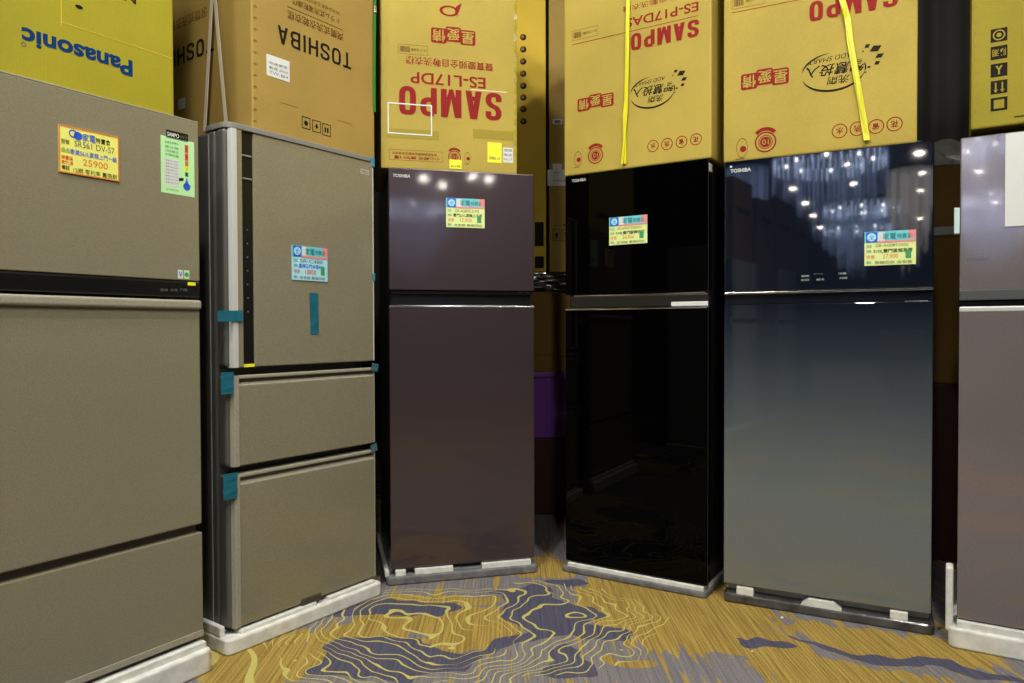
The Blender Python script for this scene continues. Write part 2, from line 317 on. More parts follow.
        for ch, wc in zip(txt, ws):
            w_ = wc*unit; X0, X1, Y0, Y1, YM = tx/2, w_-tx/2, ty/2, h-ty/2, h*.5; r = w_*.42; O = x
            T = (lambda a, b, O=O: ((u0+u1)/2-(a+O-(u1-u0)/2), zc-(b-h/2))) if flip else (lambda a, b, O=O: (u0+a+O, zc+b-h/2))
            S = lambda P, rr=0, cl=False, tt=None, tw=None: s.stroke(fr, rnd_(P, rr) if rr else P, tt or ty, m, tw or tx, cl, T=T)
            if ch == 'O':
                P = rnd_([((X0+X1)/2, Y1), (X1, Y1), (X1, Y0), (X0, Y0), (X0, Y1), ((X0+X1)/2, Y1)], r); S(P[:-1], 0, True)
            elif ch == 'S': S([(X1, h*.68), (X1, Y1), (X0, Y1), (X0, h*.56), (X1, h*.44), (X1, Y0), (X0, Y0), (X0, h*.32)], r)
            elif ch == 'P': S([(X0, 0), (X0, Y1-.001)]); S([(X0, Y1), (X1, Y1), (X1, h*.42), (X0, h*.42)], r)
            elif ch == 'B': S([(X0, 0), (X0, h)]); S([(X0, Y1), (X1-w_*.04, Y1), (X1-w_*.04, YM), (X0, YM)], r); S([(X0, YM), (X1, YM), (X1, Y0), (X0, Y0)], r)
            elif ch == 'T': S([(0, Y1), (w_, Y1)]); S([(w_/2, 0), (w_/2, Y1)])
            elif ch == 'H': S([(X0, 0), (X0, h)]); S([(X1, 0), (X1, h)]); S([(X0, YM), (X1, YM)])
            elif ch == 'I': S([(w_/2, 0), (w_/2, h)])
            elif ch == 'A':
                for e in (0, 1):
                    g = (lambda a: a) if e == 0 else (lambda a: w_-a); s.poly(lambda u, z, l: fr(*T(u, z), .0016+.0002*e), [(g(0), 0), (g(tx*1.05), 0), (g(w_/2+tx*.35), h), (g(w_/2-tx*.6), h)], m)
                S([(w_*.25, h*.27), (w_*.75, h*.27)], 0)
            elif ch == 'M':
                S([(X0, 0), (X0, h)]); S([(X1, 0), (X1, h)])
                for e in (0, 1):
                    g = (lambda a: a) if e == 0 else (lambda a: w_-a); s.poly(lambda u, z, l: fr(*T(u, z), .0018+.0002*e), [(g(0), h), (g(tx*1.15), h), (g(w_/2+tx*.32), 0), (g(w_/2-tx*.32), 0)], m)
            x += w_+gap*unit
        return s
    def build(s, name, parent=None, loc=None, smooth_ang=None):
        me = bpy.data.meshes.new(name); s.bm.to_mesh(me); s.bm.free()
        for m in s.mats: me.materials.append(M[m])
        o = bpy.data.objects.new(name, me); COL.objects.link(o)
        if parent: o.parent = parent
        if loc: o.location = loc
        return o
def tag(o, label=None, cat=None, group=None, kind=None):
    if label: o['label'] = label
    if cat: o['category'] = cat
    if group: o['group'] = group
    if kind: o['kind'] = kind
    return o
def empty(name, loc, yaw, label, cat, group=None):
    o = bpy.data.objects.new(name, None); COL.objects.link(o); o.location = loc; o.rotation_euler = (0, 0, yaw); o.empty_display_size = .1
    return tag(o, label, cat, group)
def struct(o): o['kind'] = 'structure'; return o

class Frame:
    """local frame of an upright appliance: x across its front, -y out of its front, origin on the floor below its middle"""
    def __init__(s, x, y, yaw, w, d):
        s.a = math.radians(yaw); s.u = Vector((math.cos(s.a), math.sin(s.a), 0)); s.v = Vector((-math.sin(s.a), math.cos(s.a), 0)); s.w = w; s.d = d
        s.o = Vector((x, y, 0)) + s.u*w/2 + s.v*d/2; s.yf = -d/2
    def loc(s, z=0): return (s.o.x, s.o.y, z)
    def at(s, px, py, y=None):
        """where the photo's point lies on the front plane: (local x, z)"""
        y = s.yf if y is None else y
        O = s.o + s.v*y; C = Vector((0, 0, CAM_H)); d = ray(px, py); t = (O-C).dot(s.v)/d.dot(s.v); P = C+d*t
        return (P-s.o).dot(s.u), P.z
    def side(s, px, py, x):
        O = s.o + s.u*x; C = Vector((0, 0, CAM_H)); d = ray(px, py); t = (O-C).dot(s.u)/d.dot(s.u); P = C+d*t
        return (P-s.o).dot(s.v), P.z
def front(y): return lambda u, z, l: (u, y-l, z)
def leftside(x): return lambda u, z, l: (x-l, u, z)
FR = {1: Frame(-1.369, 1.584, 56.6, .75, .68), 2: Frame(-.918, 2.322, 53.9, .641, .65), 3: Frame(-.501, 2.942, 14.4, .616, .60),
      4: Frame(.230, 3.105, -31.6, .617, .57), 5: Frame(.813, 2.760, -27.2, .693, .66), 6: Frame(1.462, 2.355, -31.7, .70, .66)}

# ------------------------------------------------------------------ room shell
T0, T1, S0, S1 = -9.0, 11.0, -2.0, 27.0
def room_quad(name, cs, m):
    b = MB(); i = b.mi(m); b.bm.faces.new([b.bm.verts.new(c) for c in cs]); return struct(b.build(name))
room_quad('floor', [room(T0, S0), room(T0, S1), room(T1, S1), room(T1, S0)][::1], 'carpet')
room_quad('ceiling', [room(T0, S0, CEIL), room(T1, S0, CEIL), room(T1, S1, CEIL), room(T0, S1, CEIL)], 'hall_ceiling')
for nm, a, c in (('wall_back', (T0, S0), (T1, S0)), ('wall_right', (T1, S0), (T1, S1)), ('wall_front', (T1, S1), (T0, S1)), ('wall_left', (T0, S1), (T0, S0))):
    b = MB(); A = room(*a); B = room(*c); i = b.mi('hall_wall')
    b.bm.faces.new([b.bm.verts.new(q) for q in (A, B, B+Vector((0, 0, CEIL)), A+Vector((0, 0, CEIL)))])
    d = (B-A).normalized(); L_ = (B-A).length; nrm = Vector((0, 0, 1)).cross(d); n = int(L_/2.4)
    for k in range(n):       # wooden wall panels
        p = A+d*(L_/n*(k+.08)); q = A+d*(L_/n*(k+.92)); i2 = b.mi('hall_panel')
        for off in (.03,): b.bm.faces.new([b.bm.verts.new(x+nrm*off) for x in (p+Vector((0, 0, .5)), q+Vector((0, 0, .5)), q+Vector((0, 0, 3.7)), p+Vector((0, 0, 3.7)))]).material_index = i2
    struct(b.build(nm))
# black curtain hung behind the goods
b = MB(); i = b.mi('drape'); nseg = 420; A = None
for k in range(nseg+1):
    t = -5.5+11*k/nseg; s = -1.75+.045*math.sin(t*21)+.02*math.sin(t*53+1)
    c = [b.bm.verts.new(room(t, s, z)) for z in (.02, 2.1, CEIL-.05)]
    if A:
        for j in range(2): f = b.bm.faces.new((A[j], c[j], c[j+1], A[j+1])); f.smooth = True
    A = c
tag(b.build('black_curtain'), 'black pleated curtain hanging behind the stacked cartons and fridges', 'curtain')

# ------------------------------------------------------------------ ceiling lamps and chandeliers of the hall
lights = [(-3.69, -8.44), (-4.45, -10.2), (-5.37, -12.13), (-7.4, -16.48), (-4.93, -8.2), (-5.82, -10.11), (-6.73, -12.04), (-7.75, -14.08),
          (-6.9, -9.52), (-7.85, -11.48), (-8.85, -13.46), (-10.07, -15.82), (4.14, -8.23), (4.77, -8.71), (4.95, -7.58), (5.37, -7.69)] + [(p[0], p[1]) for p, e in KEY]
proto = None
for x, y in lights:
    if proto is None:
        proto = empty('downlight', (x, y, CEIL), 0, 'round recessed downlight glowing in the dark hall ceiling', 'downlight', 'downlights in rows over the hall')
        MB().tube((0, 0, -.004), (0, 0, -.030), .095, 'trim_ring', 20).build('trim_ring', proto)
        MB().tube((0, 0, -.0305), (0, 0, -.034), .072, 'downlight_lens', 20).build('lens', proto)
        kids = list(proto.children)
    else:
        r = proto.copy(); COL.objects.link(r); r.location = (x, y, CEIL)
        for ch in kids: c = ch.copy(); COL.objects.link(c); c.parent = r
def chandelier(x, y, rad, drop, label, bright=True, inner=.55, n=70, warm=False, z0=CEIL):
    o = empty('crystal_chandelier', (x, y, z0), 0, label, 'chandelier')
    MB().tube((0, 0, 0), (0, 0, -.05), rad*1.02, 'hall_ceiling', 32).build('canopy', o)
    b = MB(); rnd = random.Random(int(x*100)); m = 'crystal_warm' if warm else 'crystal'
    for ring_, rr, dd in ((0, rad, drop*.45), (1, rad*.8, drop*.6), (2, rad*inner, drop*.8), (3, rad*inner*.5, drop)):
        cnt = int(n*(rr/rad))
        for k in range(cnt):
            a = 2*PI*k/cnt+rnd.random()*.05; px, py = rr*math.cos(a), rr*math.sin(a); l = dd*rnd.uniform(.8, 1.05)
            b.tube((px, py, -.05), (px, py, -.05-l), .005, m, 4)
    tag(b.build('crystal_strands', o), kind='stuff')
    if bright:
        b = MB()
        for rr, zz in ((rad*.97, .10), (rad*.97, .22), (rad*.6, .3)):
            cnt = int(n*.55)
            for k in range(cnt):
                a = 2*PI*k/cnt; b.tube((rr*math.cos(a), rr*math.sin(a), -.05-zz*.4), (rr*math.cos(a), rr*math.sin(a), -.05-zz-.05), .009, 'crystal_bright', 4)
        tag(b.build('emissive_crystals', o), kind='stuff')  # emission here stands in for bulb light caught by the crystals
        for k in range(8):
            a = 2*PI*k/8+.3; c = Vector((rad*.75*math.cos(a), rad*.75*math.sin(a), -.16)); MB().tube(c, c-Vector((0, 0, .05)), .025, 'bulb', 8).build('bulb', o)
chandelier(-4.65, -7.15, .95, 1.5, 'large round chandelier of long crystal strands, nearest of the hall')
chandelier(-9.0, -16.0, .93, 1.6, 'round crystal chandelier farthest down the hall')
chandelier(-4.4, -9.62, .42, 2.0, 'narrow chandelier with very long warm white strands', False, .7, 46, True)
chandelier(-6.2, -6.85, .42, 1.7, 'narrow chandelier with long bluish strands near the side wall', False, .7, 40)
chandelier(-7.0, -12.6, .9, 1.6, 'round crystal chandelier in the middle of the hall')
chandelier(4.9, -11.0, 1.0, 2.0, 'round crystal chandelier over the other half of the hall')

# ------------------------------------------------------------------ price tags
def price_tag(f, p0, p1, hpx, base, head, lines, price, label, style=0):
    """card on a fridge door: p0/p1 = middle of its left and right edges in the photo"""
    (x0, za), (x1, zb) = f.at(*p0), f.at(*p1); zc = (za+zb)/2
    pm = ((p0[0]+p1[0])/2, (p0[1]+p1[1])/2); h = f.at(pm[0], pm[1]-hpx/2)[1]-f.at(pm[0], pm[1]+hpx/2)[1]; wd = x1-x0
    b = MB(); b.box(-wd/2, wd/2, -.0015, .0008, 0, h, base)
    q = front(-.0016); X = lambda a: (a-.5)*wd; Z = lambda c: c*h
    if style == 0:
        b.frame(q, X(0), X(1), 0, h, .0035, 'tag_orange')
        b.ring(q, X(.23), Z(.86), .009, .0035, 'tag_blue'); b.disc(q, X(.31), Z(.83), .011, 'tag_blue')
        b.text(q, '家電', X(.38), X(.60), Z(.83), h*.17, 'tag_blue', bold=.008); b.text(q, '特賣會', X(.60), X(.85), Z(.82), h*.12, 'ink_black', bold=.01)
        b.text(q, '型號', X(.04), X(.17), Z(.66), h*.10, 'ink_black', bold=.01); b.text(q, lines[0], X(.25), X(.92), Z(.66), h*.13, 'ink_grey')
        b.text(q, '品名', X(.04), X(.17), Z(.48), h*.10, 'tag_green', bold=.01); b.text(q, lines[1], X(.18), X(.96), Z(.47), h*.12, 'tag_blue', bold=.01)
        b.text(q, '特賣價', X(.04), X(.22), Z(.32), h*.09, 'tag_red', bold=.02); b.text(q, '原廠保固', X(.04), X(.22), Z(.22), h*.08, 'tag_red', bold=.02)
        b.text(q, price, X(.38), X(.80), Z(.29), h*.14, 'tag_orange')
        b.text(q, '備註', X(.04), X(.17), Z(.11), h*.10, 'ink_black', bold=.01); b.text(q, lines[2], X(.23), X(.96), Z(.09), h*.11, 'ink_black')
    else:
        b.quad(q, X(0), X(1), Z(.68), Z(1), 'tag_cyan'); b.quad(q, X(.27), X(.4), Z(.72), Z(.98), 'paper_white', .0008); b.quad(q, X(.85), X(1), Z(.75), Z(1), 'tag_pink' if style == 1 else 'tag_lime', .0008)
        b.quad(q, X(.25), X(1), Z(.66), Z(.72), 'tag_pink', .0009)
        b.quad(q, X(.03), X(.25), Z(.68), Z(.99), 'tag_blue', .001); b.disc(q, X(.14), Z(.84), h*.12, 'tag_sky', lift=.0013); b.text(q, '全', X(.09), X(.19), Z(.84), h*.15, 'tag_blue', lift=.0016)
        b.text(q, '家電', X(.36), X(.62), Z(.85), h*.19, 'tag_teal', bold=.006, lift=.0013); b.text(q, '特賣會', X(.64), X(.92), Z(.84), h*.14, 'tag_teal', bold=.004, lift=.0013)
        b.text(q, '型號', X(.04), X(.14), Z(.57), h*.09, 'tag_teal'); b.text(q, lines[0], X(.22), X(.85), Z(.57), h*.10, 'ink_grey')
        b.text(q, '規格', X(.04), X(.14), Z(.42), h*.09, 'tag_teal'); b.text(q, lines[1], X(.18), X(.93), Z(.42), h*.12, 'ink_black' if base != 'tag_sky' else 'tag_blue', bold=.01)
        b.text(q, '特價', X(.04), X(.20), Z(.25), h*.12, 'tag_orange' if base != 'tag_sky' else 'tag_red'); b.text(q, price, X(.36), X(.66), Z(.25), h*.14, 'tag_orange' if base != 'tag_sky' else 'tag_red')
        b.text(q, '備註', X(.04), X(.14), Z(.09), h*.09, 'tag_teal'); b.text(q, lines[2], X(.2), X(.93), Z(.08), h*.09, 'ink_grey')
        b.quad(q, X(.80), X(.91), Z(.18), Z(.42), 'tag_green', .0008)
    o = b.build('price_tag', None, tuple(f.o+f.u*((x0+x1)/2)+f.v*(f.yf-.0015)+Vector((0, 0, zc-h/2)))); o.rotation_euler = (0, 0, f.a)
    return tag(o, label, 'price tag', 'price cards on the fridge doors')

# ------------------------------------------------------------------ fridges
def fridge(k, label, body='dark_side'):
    f = FR[k]; return f, empty('refrigerator', f.loc(), f.a, label, 'refrigerator')
def cabinet(f, root, z0, z1, m, dy=.055, name='cabinet', inset=.004, dtop=0):
    b = MB(); b.box(-f.w/2+inset, f.w/2-inset, f.yf+dy, f.d/2, z0, z1-dtop, m, .006); return b.build(name, root)
def door(f, root, name, z0, z1, m, x0=None, x1=None, th=.05, bev=.004, y=0):
    b = MB(); x0 = -f.w/2 if x0 is None else x0; x1 = f.w/2 if x1 is None else x1
    b.box(x0, x1, f.yf+y, f.yf+th, z0, z1, m, bev, 3); return b.build(name, root)

# ---- fridge 1: wide taupe three-door at the left edge
f, r = fridge(1, 'wide taupe fridge with a green energy label and orange-edged price card')
W2 = f.w/2
cabinet(f, r, .093, 1.678, 'grey_side')
d1 = door(f, r, 'upper_door', 1.198, 1.681, 'taupe', bev=.003)
b = MB(); b.box(-W2, W2, f.yf, f.yf+.05, 1.681, 1.685, 'taupe_light', .001); b.build('door_edge', d1)
b = MB(); b.box(-W2, W2, f.yf-.004, f.yf+.05, 1.147, 1.196, 'black_plastic', .006, 3)
q = front(f.yf-.004)
for k, px in enumerate((163, 173, 183)): x, z = f.at(px, 290); b.text(q, ('速凍', '省電', '門鎖')[k], x-.012, x+.012, z, .008, 'ink_grey', lift=.001)
x, z = f.at(191, 284); b.quad(q, x-.014, x+.012, z-.005, z+.005, 'tag_sale', .001)
tag(b.build('control_panel', r), 'glossy black control strip')
d2 = door(f, r, 'lower_door', .452, 1.138, 'taupe', bev=.006)
b = MB(); b.box(-W2, W2, f.yf-.012, f.yf+.05, 1.112, 1.140, 'taupe_light', .008, 4); b.build('door_handle', d2)
d3 = door(f, r, 'freezer_drawer', .105, .427, 'taupe', bev=.004)
b = MB(); b.box(-W2+.01, W2-.01, f.yf+.02, f.yf+.05, .427, .452, 'recess'); b.build('drawer_recess', r)
q = front(f.yf); b = MB()
b.box(-W2, W2, f.yf-.002, f.yf+.02, .105, .125, 'taupe_light', .002); b.build('drawer_trim', d3)
b = MB(); (x0, z0), (x1, z1) = f.at(166, 133.5), f.at(188, 138.5); zc = (z0+z1)/2; b.quad(q, x0, x1, zc-.012, zc+.012, 'ink_black')
b.text(q, 'SAMPO', x0+.003, x0+(x1-x0)*.58, zc, .012, 'paper_white', bold=.02, lift=.001); b.text(q, 'INVERTER', x0+(x1-x0)*.62, x1-.003, zc, .009, 'ink_grey', lift=.001); b.build('brand_badge', d1)
(x0, za), (x1, zb) = f.at(160.7, 163), f.at(194.3, 170.5); zc = (za+zb)/2; h = f.at(177, 139)[1]-f.at(177, 195)[1]
b = MB(); b.quad(q, x0, x1, zc-h/2, zc+h/2, 'mint', .0006); wd = x1-x0
U = lambda a: x0+a*wd
V = lambda c: zc-h/2+c*h
b.quad(q, U(.1), U(.52), V(.14), V(.62), 'paper_white', .0009)
for c, t in ((.90, '能源效率標示'), (.82, '電冰箱'), (.75, '分級標示'), (.68, '中華民國')): b.text(q, t, U(.12), U(.52), V(c), h*.045, 'tag_green', lift=.0009)
for j in range(8): b.text(q, '容積 %d 公升' % (561-j*37), U(.13), U(.5), V(.58-.055*j), h*.025, 'ink_grey', lift=.0012)
for j, (c0, c1, mm) in enumerate(((.78, .92, 'tag_red'), (.64, .77, 'tag_red'), (.54, .63, 'tag_orange'), (.44, .53, 'tag_sale'), (.35, .43, 'tag_green'))):
    b.quad(q, U(.71), U(.81), V(c0), V(c1), mm, .0009); b.text(q, '54321'[j], U(.74), U(.78), V((c0+c1)/2), h*.05, 'ink_black', lift=.0012)
b.disc(q, U(.76), V(.17), wd*.11, 'tag_blue', lift=.0009); b.poly(q, [(U(.7), V(.2)), (U(.82), V(.2)), (U(.76), V(.34))], 'tag_blue', .0009)
b.poly(q, [(U(.52), V(.25)), (U(.66), V(.27)), (U(.66), V(.32)), (U(.52), V(.30))], 'ink_black', .0012); b.text(q, '經濟部能源局', U(.15), U(.5), V(.07), h*.03, 'tag_green', lift=.0009)
tag(b.build('energy_label', d1), 'pale green energy rating label')
b = MB(); x, z = f.at(184, 274.5); b.quad(q, x-.02, x-.003, z-.013, z+.013, 'paper_white'); b.text(q, 'V', x-.018, x-.005, z, .016, 'tag_blue', bold=.03, lift=.001)
b.quad(q, x+.0, x+.017, z-.013, z+.013, 'mint'); b.disc(q, x+.008, z, .007, 'tag_green', lift=.001); b.build('sticker', d1)
price_tag(f, (58, 148), (118.5, 159.5), 46, 'tag_yellow', None, ('SR561 DV-S7', '奇美561L變頻上門一級', '12期 零利率 舊換新'), '25900', 'yellow price card with orange border, 25900, on the wide taupe fridge', 0)

# ---- fridge 2: tall taupe with silver pillar and black strip
f, r = fridge(2, 'taupe three-door fridge with silver edge pillar and blue tape strips')
W2 = f.w/2
b = MB(); b.box(-W2-.002, W2-.01, f.yf+.06, f.d/2, .065, 1.70, 'grey_side', .01, 3)
for yy in (f.yf+.09, f.yf+.30): b.box(-W2-.004, -W2, yy, yy+.006, .08, 1.69, 'grey_cap', .001)
b.build('cabinet', r)
b = MB(); b.box(-W2, W2, f.yf-.004, f.yf+.14, 1.703, 1.722, 'grey_cap', .003, 3, vert_bev=.035); b.build('top_cap', r)
def split_door(name, z0, z1, black, lip):
    o = empty_part(name, r)
    xa = f.at(237.5, 400)[0]; xb = f.at(244, 400)[0]; xc = f.at(254.5, 300)[0]
    b = MB(); b.box(-W2, -W2+.045, f.yf+.012, f.yf+.06, z0, z1, 'grey_side', .012, 4)
    b.prism([(-W2+.020, f.yf-.002), (-W2+.014, f.yf+.01), (-W2+.014, f.yf+.03), (xa+.004, f.yf+.03), (xa+.004, f.yf-.003), (-W2+.024, f.yf-.003)], 'z', z0, z1, 'silver_profile' if black else 'taupe_light')
    tag(b.build('pillar', o), 'silver edge pillar' if black else None)
    pz = z1-lip
    if black:
        b = MB(); b.box(xa, xb, f.yf-.002, f.yf+.05, z0, z1, 'taupe', .002); b.box(xb, xc, f.yf+.006, f.yf+.05, z0+.006, z1-.004, 'black_plastic')
        for j, z in enumerate((1.62, 1.545)): b.box(xb+.003, xc-.004, f.yf+.001, f.yf+.01, z, z+.006, 'grey_cap', .002)
        qq = front(f.yf+.006)
        for j in range(7): b.disc(qq, (xb+xc)/2, 1.38-.045*j, .003, 'ink_grey', 8, .001)
        b.box(xb, xc, f.yf+.003, f.yf+.05, z0, z0+.010, 'tag_sale'); tag(b.build('control_strip', o), 'black touch control strip')
        x0 = xc
    else: x0 = xa
    b = MB(); b.box(x0, W2-.008, f.yf, f.yf+.05, z0, pz, 'taupe', .004, 3); b.box(W2-.009, W2, f.yf+.002, f.yf+.05, z0, z1, 'silver_profile' if black else 'taupe_light', .003); b.build('front_panel', o)
    if lip:
        b = MB(); b.box(x0, W2-.01, f.yf+.022, f.yf+.05, pz, z1-.012, 'recess'); b.box(x0, W2-.008, f.yf-.002, f.yf+.05, z1-.012, z1, 'taupe_light', .003)
        b.prism([(f.yf, pz), (f.yf+.022, pz+.001), (f.yf+.022, z1-.014)], 'x', x0, W2-.01, 'taupe_light'); b.build('handle_lip', o)
    return o
def empty_part(name, parent):
    o = bpy.data.objects.new(name, None); COL.objects.link(o); o.parent = parent; return o
u_ = split_door('upper_door', .926, 1.703, True, 0)
m_ = split_door('middle_drawer', .602, .900, False, .034)
l_ = split_door('bottom_drawer', .072, .576, False, .036)
q = front(f.yf)
b = MB(); (x0, z0), (x1, z1) = f.at(360.5, 169.5), f.at(369, 174.5); b.frame(q, x0, x1, (z0+z1)/2-.009, (z0+z1)/2+.009, .002, 'silver_profile', .001); b.quad(q, x0+.003, x1-.003, (z0+z1)/2-.005, (z0+z1)/2+.005, 'taupe_light', .001); b.build('brand_badge', u_)
def tape(root, f, p0, p1, wpx, m='blue_tape', lift=.002, over=0):
    """short strip of adhesive tape between two points of the photo, on the front plane"""
    a = f.at(*p0); c = f.at(*p1); q = front(f.yf-over); d = Vector((c[0]-a[0], c[1]-a[1])); n = Vector((-d.y, d.x)).normalized()*wpx/2
    b = MB(); k = 6; t = bmesh.new(); pts = []
    for j in range(k+1):
        p = Vector(a)+d*j/k; e = .0008*math.sin(j*2.1); pts.append(((p.x+n.x, p.y+n.y), (p.x-n.x, p.y-n.y), e))
    vs_ = [(t.verts.new(q(*p[0], lift+p[2])), t.verts.new(q(*p[1], lift-p[2]))) for p in pts]
    for v0, v1 in zip(vs_, vs_[1:]): t.faces.new((v0[0], v0[1], v1[1], v1[0]))
    bmesh.ops.solidify(t, geom=t.faces[:], thickness=.0004); b.add(t, m)
    return tag(b.build('tape', root), 'strip of blue tape')
tape(u_, f, (313.5, 293), (314.5, 334), .038, over=0) ; tape(u_, f, (216, 316), (241.5, 316), .035, over=.006)
tape(m_, f, (226, 372), (226, 394), .045, over=.006); tape(l_, f, (229, 473), (229, 499), .05, over=.006)
tape(m_, f, (370.5, 366.5), (377, 368), .03, 'blue_tape_pale', over=.004); tape(l_, f, (370, 449), (376, 446), .03, 'blue_tape_pale', over=.004)
b = MB(); b.box(W2-.012, W2+.004, f.yf-.003, f.yf+.03, 1.685, 1.725, 'blue_tape', .004); tag(b.build('tape', u_), 'blue tape wrapped over the corner'); b = MB(); b.box(W2-.008, W2+.002, f.yf-.002, f.yf+.02, 1.24, 1.27, 'blue_tape', .002); b.build('tape', u_)
b = MB(); b.box(-W2+.008, -W2+.05, f.yf+.02, f.yf+.06, .0655, .078, 'black_matte'); b.build('foot', r); b = MB(); b.box(f.at(301, 600)[0], f.at(321, 600)[0], f.yf-.006, f.yf+.04, .0655, .088, 'recess', .004); b.build('kick_vent', r)
price_tag(f, (291.5, 261), (327, 266.5), 34, 'tag_sky', None, ('SR-C480', '變頻三門冰箱480L', '含安裝 舊機回收'), '18800', 'pale blue price card with red price on the silver-pillared taupe fridge', 1)

# ---- fridges 3 to 6: two-door
def two_door(k, label, zs, mdoor, mside, mlow=None):
    f, r = fridge(k, label); W2 = f.w/2
    cabinet(f, r, zs['bot']+.0, zs['top']-.004, mside)
    u = door(f, r, 'upper_door', zs['ub'], zs['top'], mdoor); l = door(f, r, 'lower_door', zs['bot']+.004, zs['lt'], mlow or mdoor)
    b = MB(); b.box(-W2+.008, W2-.008, f.yf+.026, f.yf+.056, zs['lt'], zs['ub'], 'black_plastic'); b.build('handle_recess', r)
    return f, r, u, l
# fridge 3
Z3 = dict(top=1.71, ub=1.212, lt=1.147, bot=.059)
f, r, u, l = two_door(3, 'small purple-brown metallic two-door fridge in the middle of the row', Z3, 'purple_metal', 'dark_side'); W2 = f.w/2
b = MB(); b.box(-W2, W2, f.yf-.001, f.yf+.05, 1.140, 1.1475, 'chrome', .002); b.build('handle_trim', l)
b = MB(); b.box(-W2+.01, W2-.003, f.yf+.012, f.yf+.03, 1.196, 1.212, 'black_plastic', .003); b.box(W2-.07, W2-.05, f.yf+.006, f.yf+.02, 1.203, 1.208, 'chrome'); b.box(W2-.04, W2-.02, f.yf+.006, f.yf+.02, 1.203, 1.208, 'chrome'); b.build('door_lip', u)
q = front(f.yf); b = MB(); (x0, z0), (x1, z1) = f.at(393, 174.5), f.at(410, 177); b.text(q, 'TOSHIBA', x0, x1, (z0+z1)/2, .013, 'silver_profile', bold=.02, shear=.2); b.build('brand_badge', u)
price_tag(f, (446, 212.5), (484.5, 214), 29, 'tag_lime', None, ('GR-A28TS S PX', '雙門231L變頻上冷凍', '含安裝 舊機回收'), '12,900', 'pale lime price card on the small purple-brown fridge', 1)
# fridge 4
Z4 = dict(top=1.704, ub=1.196, lt=1.134, bot=.044)
f, r, u, l = two_door(4, 'black glass two-door fridge with mirror-dark doors', Z4, 'black_glass', 'dark_side'); W2 = f.w/2
b = MB(); b.box(-W2, W2, f.yf-.001, f.yf+.05, 1.128, 1.1345, 'chrome', .002); b.build('handle_trim', l)
b = MB(); b.box(-W2+.02, W2, f.yf+.004, f.yf+.03, 1.138, 1.186, 'steel_dark', .004); b.box(-W2+.04, W2-.01, f.yf+.002, f.yf+.03, 1.186, 1.191, 'chrome', .001)
q = front(f.yf+.004); (x0, z0), (x1, z1) = f.at(671, 304), f.at(708, 302.5); b.box(x0, x1, f.yf+.0, f.yf+.006, z0-.010, z0+.008, 'paper_white', .002); b.build('door_lip', u)
q = front(f.yf); b = MB(); (x0, z0), (x1, z1) = f.at(572, 180.7), f.at(586, 179.7); b.text(q, 'TOSHIBA', x0, x1, (z0+z1)/2, .012, 'silver_profile', bold=.02); b.build('brand_badge', u)
b = MB(); b.box(W2-.002, W2+.002, f.yf+.004, f.yf+.008, .06, 1.70, 'steel_dark'); b.box(W2-.01, W2+.004, f.yf+.01, f.yf+.05, 1.655, 1.69, 'film_clear', .004); b.build('side_trim', r)
price_tag(f, (609.5, 230.5), (647.5, 230), 28, 'tag_lime', None, ('GR-AG55TDZ(GG)', '510L雙門變頻玻璃', '含安裝 舊機回收'), '24,900', 'pale lime price card on the black glass fridge', 1)
# fridge 5
Z5 = dict(top=1.684, ub=1.186, lt=1.140, bot=.065)
f, r, u, l = two_door(5, 'large glass two-door fridge shading from navy to grey, chandeliers mirrored', Z5, 'gradient_glass', 'black_matte'); W2 = f.w/2
b = MB(); b.box(-W2, W2, f.yf-.001, f.yf+.05, 1.178, 1.1865, 'chrome', .002); b.build('door_lip', u)
b = MB(); b.box(-W2, W2, f.yf+.012, f.yf+.05, 1.140, 1.178, 'navy_strip', .002); q = front(f.yf+.012); (x0, z0), (x1, z1) = f.at(905, 302.5), f.at(929, 301); b.text(q, 'INVERTER', x0, x1, (z0+z1)/2, .008, 'silver_profile', lift=.001); b.build('handle_trim', l)
q = front(f.yf); b = MB(); (x0, z0), (x1, z1) = f.at(730.5, 171.5), f.at(751, 169); b.text(q, 'TOSHIBA', x0, x1, (z0+z1)/2, .014, 'paper_white', bold=.02)
x, z = f.at(731, 167.5); b.disc(q, x, z+.003, .005, 'paper_white', 5); b.build('brand_badge', u)
b = MB()
for px, py, t in ((805, 276, '變頻'), (805, 280, 'ECO'), (818, 274, '(── ──)'), (820, 279.5, '鎖定 3秒'), (842, 273.5, '冷藏'), (843, 278, '冷凍室')):
    x, z = f.at(px, py); b.text(q, t, x-.012, x+.014, z, .007, 'silver_profile', lift=.0008)
b.build('touch_lettering', u)
price_tag(f, (864.5, 248.5), (916, 247.5), 34, 'tag_lime', None, ('GR-AG58T(GG)', '510L雙門變頻漸層', '舊機回收 含安裝'), '27,900', 'lime price card on the navy to grey glass fridge', 1)
